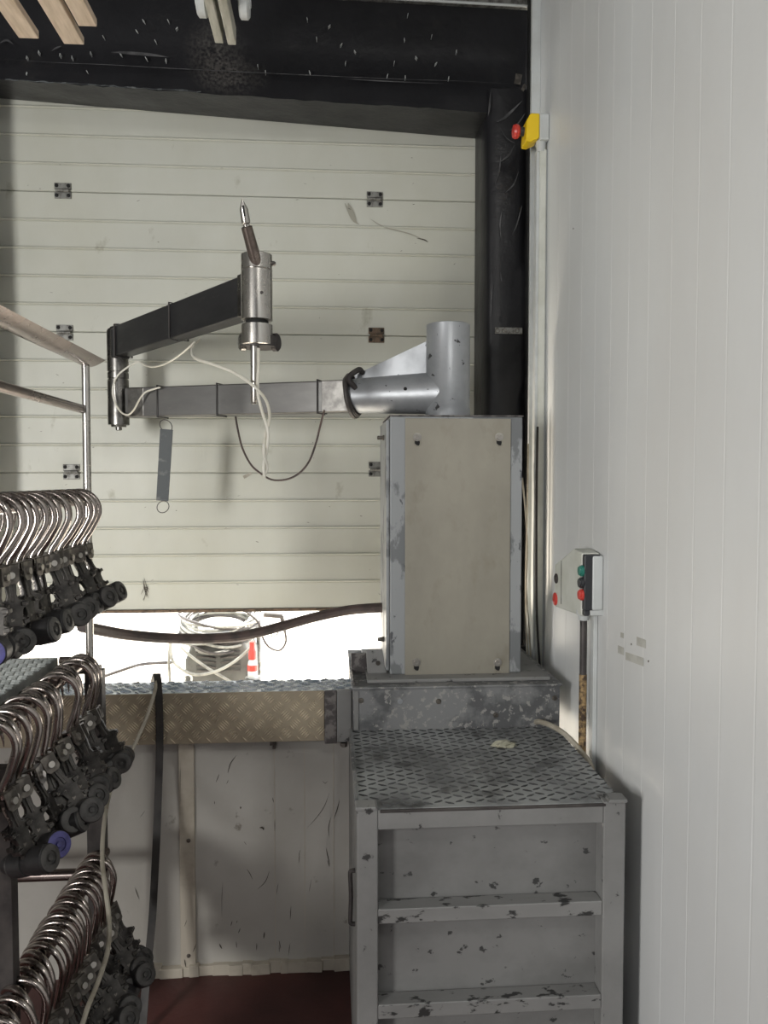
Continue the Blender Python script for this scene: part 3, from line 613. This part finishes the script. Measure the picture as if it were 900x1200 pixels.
# ================================================================= RIGHT WALL FITTINGS
es = thing('emergency_stop', (WX, 2.88, az(150, 2.87)), 'yellow and grey emergency stop box with red mushroom button high on the white wall', 'stop button')
ea, eb = az(132, 2.84, 625), az(165, 2.84, 625); ym, yn = 2.84, 2.915
obj('back_box', MB().box(ax(632.5, ym, 150), WX, ym, yn, eb+.006, ea), M_lgrey, es, .006)
m = MB(); xl, xm, xr = ax(617, ym, 150), ax(622, ym, 150), ax(632.5, ym, 150)
m.prism([(xr, ym, ea), (xm, ym, ea), (xl, ym, ea-.028), (xl-.002, ym, eb), (xm, ym, eb-.003), (xr, ym, eb+.012)], (0, yn-ym, 0)); obj('yellow_cover', m, M_yel, es, .005)
bz = az(149, ym, 612); obj('button_collar', MB().cyl((xl, (ym+yn)/2, bz), (xl-.018, (ym+yn)/2, bz), .016), M_blkp, es)
obj('mushroom_button', MB().lathe((xl-.016, (ym+yn)/2, bz), (-1,0,0), [(0,.017),(.006,.024),(.016,.026),(.024,.022),(.027,.012)], 28), M_red, es)
obj('cable_gland', MB().cyl((WX-.024, ym+.03, eb+.01), (WX-.024, ym+.03, eb-.028), .019, r2=.015), M_lgrey, es)
tk = thing('cable_trunking', (WX, 2.88, ZB), 'white vertical cable trunking below the yellow stop box', 'trunking')
obj('trunking_channel', MB().box(WX-.040, WX, 2.865, 2.90, ZB-.1, eb-.02), M_lgrey, tk, .002)
obj('trunking_lid', MB().box(WX-.030, WX-.006, 2.858, 2.866, ZB-.1, eb-.02), M_cream, tk, .002)
obj('trunking_channel', MB().box(WX-.034, WX, 2.97, 2.99, ZB-.1, 3.6), M_lgrey, tk, .002)
cable('wall_cable', [(630,500,2.83),(629,560,2.83),(628.5,640,2.83),(629,720,2.83),(633,790,2.83)], .0045, M_cdark, 'dark cable running down the front of the white trunking')
cable('thin_wall_cable', [(612,560,2.9),(616,600,2.88),(618,640,2.88),(617,690,2.88),(620,740,2.86),(624,800,2.84)], .003, M_cgrey, 'thin grey cable bowing out from behind the cabinet near the wall')
cable('thin_wall_cable', [(619,520,2.93),(618,600,2.93),(616,680,2.92),(617,740,2.90),(620,800,2.88)], .003, M_cgrey, 'thin straight grey cable nearest the black corner strip')
# control box
cb = thing('control_box', (WX, 2.3, az(722, 2.23)), 'wall switch box with black end, green black and red buttons', 'control box')
kz1, kz0 = az(651, 2.235, 705), az(716, 2.235, 705); ky = 2.235; kf = 2.53
obj('back_housing', MB().box(WX-.034, WX, ky-.007, ky+.12, kz0+.002, kz1), M_lgrey, cb, .006)
xk0, xk1 = ax(684, ky, 690), ax(703.5, ky, 690)
obj('black_end_cover', MB().box(xk0, xk1, ky-.004, ky+.018, kz0+.001, kz1+.003), M_blkp, cb, .005)
obj('black_foot', MB().box(xk0+.002, xk0+.018, ky-.002, ky+.02, kz0-.014, kz0+.002), M_blkp, cb, .003)
obj('housing_foot', MB().box(xk0+.02, xk1+.012, ky-.002, ky+.04, kz0-.014, kz0+.004), M_lgrey, cb, .003)
# cream cover (tapers to the back)
m = MB(); ztn, ztf = kz1+.006, az(661, kf, 650)
zbn, zbf = az(722, ky+.02, 684), az(711, kf, 646)
A_ = [(xk0-.001, ky+.018, zbn), (xk0-.001, ky+.018, ztn), (xk0+.0, ky+.10, ztn+.006), (xk0-.001, ky+.22, az(655, ky+.22, 655)), (xk0-.001, kf, ztf), (xk0-.001, kf, zbf)]
m.prism(A_, (WX-xk0-.002, 0, 0)); cc = obj('cream_cover', m, M_cream, cb, .006)
y_ = ky+.215; obj('cover_seam', MB().box(xk0-.0025, xk0-.0005, y_, y_+.003, zbn+.004, az(657, ky+.22, 655)), M_hinge, cc)
for (v, mm, nm) in ((669,M_green,'green_button'),(683,M_blkp,'black_button'),(697,M_red,'red_button')):
    z = az(v, ky+.01, 682); obj(nm, MB().lathe((xk0, ky+.010, z), (-1,0,0), [(0,.017),(.007,.0165),(.008,.0135),(.012,.013),(.0125,.011)], 22), mm, cb)
for (u, v, mm, nm, rr) in ((651.5,702,M_red,'red_knob',.021),(652.8,678,M_rack,'keyhole_knob',.016)):
    Y_ = atx(u, v, xk0).y
    obj(nm, MB().lathe((xk0-.001, Y_, az(v, Y_, u)), (-1,0,0), [(0,rr),(.004,rr),(.006,rr*.8)], 20), mm, cb)
gx = WX-.038; gy = 2.29
obj('cable_gland', MB().lathe((gx, gy, kz0-.006), (0,0,-1), [(0,.022),(.014,.022),(.016,.017),(.030,.015)], 20), M_lgrey, cb)
obj('dangling_wire', MB().tube(smooth([(xk0+.01, ky+.05, zbn), (xk0+.008, ky+.05, zbn-.02), (xk0+.011, ky+.05, zbn-.035)], 4), .002, 6), M_cdark, cb)
cd2 = thing('dirty_conduit', (gx, gy, ZT), 'dirty brown speckled conduit running down the wall from the control box', 'conduit')
obj('black_sleeve', MB().cyl((gx, gy, kz0-.035), (gx, gy, az(790, gy, 690)), .0105, 16), M_rack, cd2)
obj('speckled_tube', MB().cyl((gx, gy, az(790, gy, 690)), (gx, gy, ZT-.03), .0115, 16), M_rust, cd2)
single('narrow_trunking', MB().box(WX-.014, WX-.001, 2.27, 2.30, ZT-.2, kz0-.01), M_lgrey, 'narrow white trunking strip on the wall behind the dirty conduit', 'trunking', (WX, 2.28, ZT-.2), bevel=.002)
m = MB()
def wallq(pts, X=WX-.0007):
    out = []
    for u, v in pts:
        d = RM @ Vector(((u-450)/F, -(v-600)/F, -1)); k = X/d.x; out.append(Vector((0,0,E))+d*k)
    return out
for k, pts in enumerate(([(746,746),(757,750),(757,760),(746,756)], [(724,756),(731,759),(731,768),(724,765)], [(733,764),(754,771),(754,781),(733,773)], [(727,741),(731,742),(731,748),(727,747)])):
    single('tape_residue', MB().face(wallq(pts)).face(wallq(pts, WX-.0002)), M_tape, ['upper right grey tape patch on the white wall beside the control box','left end of the lower grey tape mark on the white wall','long slanted grey tape mark on the white wall','smallest grey tape speck on the wall, above the slanted mark'][k], 'tape mark', wallq(pts)[0])
for k, (u, v) in enumerate(((740,755),(760,775),(672,268))):
    p = wallq([(u, v)], WX)[0]; single('screw_hole', MB().lathe(p, (-1,0,0), [(0,.0028),(.001,.0028)], 8), M_scuff, ['tiny dark screw hole between the tape marks on the wall','tiny dark screw hole at the right end of the slanted tape mark','tiny dark hole high on the white wall below the stop box'][k], 'hole', p)
# ================================================================= OVERHEAD
pal = thing('wooden_pallet', (-.75, 2.1, E+1.215), 'wooden slatted pallet end jutting in at the top left corner', 'pallet')
zp = 1.215
def board(u0, u1, v, name='board', th=.022):
    Y = atz(u0, v, E+zp).y
    a, b = at(u0, v, Y), at(u1, v, Y)
    obj(name, MB().box(a.x, b.x, Y-1.3, Y, E+zp, E+zp+th), M_wood, pal, .003)
board(22, 46, 45); board(75, 99, 52); board(92, 114, 31)
a = at(60, 10, 1.9)
obj('cross_board', MB().box(-1.2, -.55, 1.35, 1.45, E+zp+.023, E+zp+.045), M_wood, pal, .003)
obj('cross_board', MB().box(-1.2, -.55, .95, 1.05, E+zp+.023, E+zp+.045), M_wood, pal, .003)
rl = thing('overhead_rail', (-.3, 2.1, E+1.215), 'pair of weathered narrow overhead rail strips with a gap, at the top centre', 'rail')
for u0, u1, v in ((252,262,51),(267,277,53)):
    Y = atz(u0, v, E+zp).y
    a, b = at(u0, v, Y), at(u1, v, Y); obj('rail_strip', MB().box(a.x, b.x, Y-1.5, Y, E+zp, E+zp+.05), M_woodg, rl, .003)
for k, (u, v) in enumerate(((241,1),(282,3))):
    p = atz(u, v, E+zp+.045); sg = -1 if k == 0 else 1
    single('rail_wheel', MB().lathe((p.x-sg*.004, p.y, E+zp+.045), (sg,0,0), [(0,.012),(0,.034),(.004,.04),(.022,.04),(.027,.034),(.027,.016),(.031,.012)], 28), M_lgrey, ['white wheel on the left side of the overhead rail strips','white wheel on the right side of the overhead rail strips'][k], 'wheel', p)
for Yh in (.75, 1.75):
    obj('rail_hanger', MB().box(-.272, -.262, Yh, Yh+.04, E+zp+.05, 3.7), M_rack, rl)
for xh in (-1.15, -.6):
    for Yh in (.98, 1.40):
        obj('hanging_bar', MB().box(xh, xh+.03, Yh, Yh+.03, E+zp+.045, 3.7), M_rack, pal)
# ================================================================= PLATFORM DECK + RACK
DX = -.762; DZ = E-.505
dk = thing('raised_deck', (-1.3, 1.5, 0), 'galvanised serrated grip plank deck at the left edge behind the hook rack', 'deck')
pl = .155; x = DX; k = 0
while x-pl > -1.75:
    n = MB(); n.box(x-pl+.005, x-.005, .7, 2.27, DZ-.045, DZ-.004)
    obj('grip_plank', n, M_deck, dk, .003)
    n = MB(); yy = .9
    while yy < 2.25:
        for q in range(6):
            xx = x-pl+.014+q*.0245; n.lozenge((xx+(.012 if int(yy*1000/22) % 2 else 0)*.5, yy, DZ-.0042), (1,0,0), (0,1,0), (0,0,1), .012, .006, .005)
        yy += .022
    o = obj('grip_teeth', n, M_deck, dk); o['kind'] = 'stuff'
    n = MB(); yy = .9
    while yy < 2.25: n.box(x-pl-.003, x-pl+.006, yy, yy+.012, DZ-.004, DZ+.001); yy += .03
    o = obj('gap_teeth', n, M_rack, dk); o['kind'] = 'stuff'
    x -= pl
obj('deck_beam', MB().box(-1.75, DX, 2.20, 2.26, DZ-.12, DZ-.046), M_rack, dk)
obj('deck_beam', MB().box(-1.75, DX, .72, .78, DZ-.12, DZ-.046), M_rack, dk)
for xx in (-1.74,):
    for yy in (.73, 2.21): obj('deck_leg', MB().box(xx, xx+.04, yy, yy+.04, 0, DZ-.12), M_rack, dk)
RX = -.71
rk = thing('hook_rack', (RX, 2.33, 0), 'steel railing rack with handrail, mid rail and three hook rails', 'rack')
# handrail: flat oval with convex underside
Y0, Y1 = .9, 2.34; hzv = E+.34; xr_ = ax(119, 2.30, 425); wv = .092
prof = []
for i in range(13):
    t = i/12; prof.append((xr_-wv*t, -.020*math.sin(math.pi*t)))
for i in range(1, 12):
    t = 1-i/12; prof.append((xr_-wv*t, .010*math.sin(math.pi*t)))
m = MB()
m.prism([(x, Y0, hzv+z) for x, z in prof], (0, Y1-Y0, 0)); obj('handrail', m, M_rail, rk)
ppx = ax(101, 2.32, 500)
obj('rail_post', MB().cyl((ppx, 2.32, DZ-.06), (ppx+.001, 2.32, hzv-.012), .0112, 20), M_steel, rk)
obj('mid_rail', MB().tube([(ppx-.014, .9, E+.197), (ppx-.010, 2.315, E+.197)], .0125, 20), M_rail, rk)
obj('lower_upright', MB().box(-.715, -.665, 2.33, 2.37, 0, DZ-.06), M_rack, rk, .002)
obj('foot_plate', MB().box(ppx-.05, ppx+.02, 2.30, 2.37, DZ-.062, DZ-.05), M_rack, rk, .002)
obj('near_upright', MB().box(ax(-12, 1.70, 1100), ax(15, 1.70, 1100), 1.70, 1.735, 0, E-.62), M_rack, rk, .002)
obj('near_upright', MB().box(-.80, -.765, 1.30, 1.34, 0, E+.3), M_rack, rk, .002)
ROW = {1: (-.705, E-.092), 2: (-.710, E-.566), 3: (-.672, E-1.148)}
rr_ = .016
for k, (x, z) in ROW.items():
    y0 = 1.25 if k < 3 else 1.42
    obj('hook_rail', MB().cyl((x, y0, z+.0525-.0075-rr_), (x, 2.36, z+.0525-.0075-rr_), rr_, 20), M_rail, rk)
z3 = ROW[3][1]+.029
obj('cross_tube', MB().cyl((-1.0, 2.35, az(1012, 2.35)), (-.66, 2.35, az(1012, 2.35)), .017, 18), M_rail, rk)
obj('cross_tube', MB().cyl((-.79, 2.35, ROW[2][1]+.029), (ROW[2][0], 2.35, ROW[2][1]+.029), .012, 14), M_rail, rk)
obj('cross_tube', MB().cyl((ppx, 2.33, ROW[1][1]+.029), (ROW[1][0]-.02, 2.34, ROW[1][1]+.029), .012, 14), M_rail, rk)
obj('cross_tube', MB().cyl((-.79, 1.32, ROW[1][1]+.029), (ROW[1][0]-.0, 1.32, ROW[1][1]+.029), .012, 14), M_rail, rk)
obj('cross_tube', MB().cyl((-.79, 1.32, ROW[2][1]+.029), (ROW[2][0]-.0, 1.32, ROW[2][1]+.029), .012, 14), M_rail, rk)
# ---------------------------------------------------------------- hooks
RH, rh = .0545, .0078
def hook_mesh():
    P = []
    for i in range(22):
        a = R(180-(180+32)*i/21); P.append(Vector((RH*math.cos(a), 0, RH*math.sin(a))))
    P = [Vector((-RH-.010, 0, -.034)), Vector((-RH-.005, 0, -.022)), Vector((-RH-.001, 0, -.010))] + P
    P += smooth([P[-1], Vector((.026, 0, -.060)), Vector((.006, 0, -.086)), Vector((0, 0, -.104)), Vector((0, 0, -.122))], 4)[1:]
    rs = [min(rh, .0010+.0014*i) for i in range(len(P))]
    return MB().tube(P, rs, 12)
PV = -.120
def clevis_mesh():
    m = MB(); w = .017
    m.box(-w, w, -.021, .021, .020, .024)
    for sg in (-1, 1):
        m.prism([(-w, sg*.021, .024), (w, sg*.021, .024), (w, sg*.021, -.012), (w*.6, sg*.021, -.020), (-w*.6, sg*.021, -.020), (-w, sg*.021, -.012)], (0, -sg*.004, 0))
    return m
def plate_mesh():
    o = [(.010,.008),(.012,-.02),(.010,-.045),(.013,-.055),(.027,-.060),(.027,-.074),(.020,-.078),(.017,-.095),(.025,-.100),(.025,-.112),(.018,-.118),(.022,-.135),(.020,-.155),(.010,-.164)]
    pts = [(x, -.006, z) for x, z in o]+[(-x, -.006, z) for x, z in o[::-1]]
    m = MB().prism(pts, (0, .012, 0))
    for z, w in ((-.067, .031), (-.106, .029)):
        for sx in (-1, 1): m.box(sx*.016, sx*w, -.012, .012, z-.005, z+.005)
    m.box(-.004, .004, -.0095, .0095, -.060, -.012)
    return m
mh = hook_mesh()
root = thing('meat_hook', (0, 0, 0), 'x', 'hook', 'x')
hk = obj('hook_bar', mh, M_hook, root, local=True, angle=60)
cl = obj('clevis', clevis_mesh(), M_clev, root, .0015, local=True, loc=(0, 0, PV))
bo = obj('clevis_bolt', MB().lathe((0,-.027,0), (0,1,0), [(0,.0075),(.006,.0085),(.006,.004),(.048,.004),(.048,.0085),(.054,.0075)], 14), M_bolt, cl, local=True)
hp_ = obj('hanger_plate', plate_mesh(), M_trol, root, .002, local=True, loc=(0, 0, PV))
rls = []
for sg in (-1, 1):
    m = MB().lathe((0, sg*.007, -.143), (0, sg, 0), [(0,.022),(.002,.0295),(.038,.0295),(.042,.026),(.042,.017),(.038,.015)], 26)
    r_ = obj('roller', m, M_roll, hp_, local=True); rls.append(r_)
    c_ = obj('roller_cap', MB().lathe((0, sg*.046, -.143), (0, sg, 0), [(0,.0265),(.004,.0275),(.006,.0235),(.006,.015),(.002,.0145),(.001,.007),(.005,.006),(.006,.003)], 24), M_grey, hp_, local=True); rls.append(c_)
cap_blue = [o.data.copy() for o in (rls[1], rls[3])]
for d in cap_blue: d.materials[0] = M_blue
protos = [hk, cl, hp_]
ORD = ['farthest','second from the far end','third from the far end','fourth from the far end','fifth from the far end','sixth from the far end','seventh from the far end','eighth from the far end','ninth from the far end','tenth from the far end','eleventh from the far end','twelfth from the far end','thirteenth from the far end','fourteenth from the far end','fifteenth from the far end','sixteenth from the far end','seventeenth from the far end','eighteenth from the far end','nineteenth from the far end','twentieth from the far end']
def child(src, par):
    c = src.copy(); C.objects.link(c); c.parent = par; return c
def place(row, idx, Y, hx, swing, fan, yaw, tilt, tiltd=0, blue=False, first=[True]):
    x, z = ROW[row]
    if first[0]:
        r = root; H, K, P_, B = hk, cl, hp_, bo; RL = rls; first[0] = False
    else:
        r = root.copy(); C.objects.link(r); H = child(hk, r); K = child(cl, r); B = child(bo, K); P_ = child(hp_, r); RL = [child(q, P_) for q in rls]
    r.location = (x+hx, Y, z)
    r.rotation_euler = (Matrix.Rotation(fan, 3, 'Z') @ Matrix.Rotation(-swing, 3, 'Y')).to_euler()
    K.rotation_euler = (0, 0, yaw)
    P_.rotation_euler = (Matrix.Rotation(-tilt, 3, 'Y') @ Matrix.Rotation(tiltd, 3, 'X') @ Matrix.Rotation(yaw, 3, 'Z')).to_euler()
    if blue: RL[1].data, RL[3].data = cap_blue
    rn = {1:'top', 2:'middle', 3:'bottom'}[row]
    r['group'] = 'roller meat hooks hung on the %s rack rail' % rn
    r['label'] = 'roller hook %s%s on the %s rack rail' % ('with blue roller cap, ' if blue else '', ORD[idx], rn)
    r['category'] = 'hook'
    return r
random.seed(21)
sp = .0475
yaws1 = [75,100,60,85,40,80,25,95,70,15,85,35,70,14]
for i in range(14):
    Y = 2.285-i*sp
    place(1, i, Y, random.uniform(-.003,.003), R(random.uniform(1, 7)), R(random.uniform(-16, 16)), R(yaws1[i]), R([20,19,22,17,18,12,16,9,12,6,6,3,-2,0][i]), blue=(i == 13))
Y2 = [2.29,2.25,2.205,2.155,2.10,2.065, 1.985,1.945,1.905,1.865, 1.795,1.755,1.715,1.67]
sw2 = [20,24,17,22,27,18, 30,24,21,27, 19,15,12,16]
fan2 = [-20,-10,6,-26,-14,10, -24,-12,-30,8, 14,-6,-20,10]
yaws2 = [30,20,35,25,20,65,78,85,70,30,75,60,80,60]
for i in range(14):
    place(2, i, Y2[i], random.uniform(-.004,.004), R(sw2[i]), R(fan2[i]), R(yaws2[i]), R([5,8,3,6,2,9,4,1,7,10,6,9,2,4][i]), R(random.uniform(-6,6)), blue=(i == 11))
ORD += ['twenty first from the far end','twenty second from the far end','twenty third from the far end','twenty fourth from the far end']
for i in range(24):
    Y = 2.29-i*.0318
    place(3, i, Y, random.uniform(-.003,.003), R(random.uniform(18, 32)), R(random.uniform(-34, 2)), R(random.choice([20,40,60,80])), R(random.uniform(2, 12)))
# ================================================================= OUTSIDE: pressure washer
WY = 4.2; wc = at(256, 780, WY)
wa = thing('pressure_washer', (wc.x, WY, 0), 'sunlit grey pressure washer with coiled hose standing outside beyond the door gap', 'pressure washer')
bx0, bx1 = ax(214, WY, 780), ax(297, WY, 780); wt = az(752, WY, 256)
m = MB(); m.prism([(bx0, WY, .14), (bx1, WY, .14), (bx1-.01, WY, wt-.1), (bx1-.05, WY, wt), (bx0+.05, WY, wt), (bx0+.01, WY, wt-.1)], (0, .38, 0)); obj('body', m, M_wash, wa, .02)
for k in range(5):
    z = az(764+k*5.5, WY, 256); m = MB()
    for sg in (-1, 1):
        m.tube(smooth([(wc.x+sg*.012, WY-.006, z-.008), (wc.x+sg*.05, WY-.006, z), (wc.x+sg*.115, WY-.006, z+.003)], 3), .0045, 6)
    obj('vent_louvre', m, M_rack, wa)
for sg in (-1, 1):
    x = wc.x+sg*.22; obj('wheel', MB().lathe((x, WY+.3, .13), (sg,0,0), [(0,.13),(.05,.13),(.055,.11),(.055,.03)], 28), M_cdark, wa)
    obj('handle_tube', MB().tube(smooth([(wc.x+sg*.18, WY+.36, .2), (wc.x+sg*.18, WY+.38, .8), (wc.x+sg*.17, WY+.40, 1.02), (wc.x, WY+.41, 1.04)], 5), .014, 10), M_hinge, wa)
    obj('foot', MB().box(wc.x+sg*.15-.02, wc.x+sg*.15+.02, WY+.01, WY+.06, -.02, .141), M_rack, wa)
p = at(220, 795, WY-.01); obj('inlet_dial', MB().ring((p.x, WY-.015, p.z), (0,1,0), .022, .006, 20), M_lgrey, wa)
random.seed(31)
hc = at(254, 741, WY+.05)
tan = thing('coiled_hose', (hc.x, WY, wt), 'tangled coil of white and grey hose heaped over the pressure washer', 'hose')
for k in range(15):
    c = Vector((hc.x+random.uniform(-.015,.015), WY+.17+random.uniform(-.02,.02), wt+.02+k*.007+random.uniform(-.012,.012)))
    tx, ty = random.uniform(.1, .42), random.uniform(-.15, .15)
    rx, ry = .205+random.uniform(-.03,.014), .20; P = []
    for i in range(40):
        a = 2*math.pi*i/40; x, y = rx*math.cos(a), ry*math.sin(a)*(1+.04*math.sin(3*a+k)); P.append(c+Vector((x, y, y*tx+x*ty+.008*math.sin(2*a+k))))
    obj('hose_loop', MB().tube(P, .0075, 8, True), M_cwash if k % 3 else M_rack, tan)
for k, pts in enumerate(([(212,758,WY-.05),(225,770,WY-.06),(245,784,WY-.06),(262,794,WY-.06),(275,802,WY-.06)], [(200,752,WY-.04),(203,775,WY-.06),(225,790,WY-.08),(252,787,WY-.08),(275,775,WY-.06),(295,758,WY-.04)], [(200,750,WY-.04),(198,770,WY-.04),(199,800,WY-.04)])):
    obj('hose_loop', MB().tube(smooth([at(*p) for p in pts], 6), .008, 8), M_cwash, tan)
cable('ground_lead', [(100,800,4.25),(150,783,4.35),(170,778,4.3),(205,776,4.22)], .009, M_rack, 'grey lead trailing left from the pressure washer', 'cable')
bt = thing('detergent_bottle', at(296, 790, WY-.05), 'small white and red bottle at the right of the pressure washer', 'bottle')
p = at(296, 790, WY-.06); obj('bottle_body', MB().lathe((p.x, WY-.06, p.z-.02), (0,0,1), [(0,.026),(.06,.026),(.09,.022),(.10,.012)], 18), M_lgrey, bt)
obj('red_cap', MB().lathe((p.x, WY-.06, p.z+.081), (0,0,1), [(0,.020),(.04,.020),(.05,.014),(.09,.014)], 16), M_red, bt)
obj('red_label', MB().lathe((p.x, WY-.06, p.z+.02), (0,0,1), [(0,.0275),(.03,.0275)], 18), M_red, bt)
obj('bottle_shelf', MB().box(p.x-.04, p.x+.04, WY-.1, WY, p.z-.03, p.z-.0205), M_wash, bt)
gn = thing('spray_gun', at(320, 722, WY), 'dark spray gun and looped lance hose right of the coiled hose', 'spray gun')
obj('gun_body', MB().tube([at(309,720,WY), at(331,722,WY)], .014, 12), M_rack, gn); obj('gun_grip', MB().tube([at(330,722,WY), at(334,740,WY)], [.012,.009], 10), M_rack, gn)
obj('gun_hose', MB().tube(smooth([at(*p) for p in ((334,740,WY),(335,752,WY),(328,762,WY),(315,758,WY),(307,745,WY),(303,730,WY),(290,718,WY),(280,712,WY))], 6), .006, 8), M_rack, gn)
obj('trigger_guard', MB().ring(at(322,742,WY), (0,1,0), .022, .004, 18, .6), M_hinge, gn)
# ================================================================= LIGHT
w = bpy.data.worlds.new('world'); bpy.context.scene.world = w; w.use_nodes = True
bg = w.node_tree.nodes['Background']; bg.inputs[0].default_value = (.93, .96, 1, 1); bg.inputs[1].default_value = 5.0
def area(name, loc, tgt, sx, sy, e, col):
    d = bpy.data.lights.new(name, 'AREA'); d.shape = 'RECTANGLE'; d.size = sx; d.size_y = sy; d.energy = e; d.color = col
    o = bpy.data.objects.new(name, d); C.objects.link(o); o.location = loc
    o.rotation_euler = (Vector(tgt)-Vector(loc)).to_track_quat('-Z', 'Y').to_euler(); return o
area('left_bay_light', (-2.35, -.8, 1.7), (.0, 2.7, 1.4), .5, 1.2, 106, (1, .985, .95))
area('ceiling_light', (.55, -.5, 3.55), (-.4, 3.4, 1.4), .3, .5, 15, (1, .98, .93))
area('rear_fill_light', (-2.0, -3.8, 1.8), (-.3, 3, 1.3), 2.2, 2.6, 34, (.975, .985, 1))  # added fill lamp behind the camera; no opening is modelled there
sp_ = bpy.data.lights.new('added_bounce_spot', 'SPOT'); sp_.energy = 330; sp_.color = (1, .88, .72); sp_.spot_size = R(32); sp_.spot_blend = 1; sp_.shadow_soft_size = .12  # added spot imitating warm ground bounce on the right wall
so_ = bpy.data.objects.new('added_bounce_spot', sp_); C.objects.link(so_); so_.location = (-.3, 3.72, .15)
so_.rotation_euler = (Vector((.8, 2.97, 1.40))-so_.location).to_track_quat('-Z', 'Y').to_euler()
sd_ = bpy.data.lights.new('sun', 'SUN'); sd_.energy = 14; sd_.angle = .01; sd_.color = (1, .95, .86); so = bpy.data.objects.new('sun', sd_); C.objects.link(so)
so.rotation_euler = Vector((-.25, -.42, -1)).to_track_quat('-Z', 'Y').to_euler()
sc_ = bpy.context.scene
sc_.view_settings.view_transform = 'Standard'; sc_.view_settings.look = 'None'; sc_.view_settings.exposure = 0
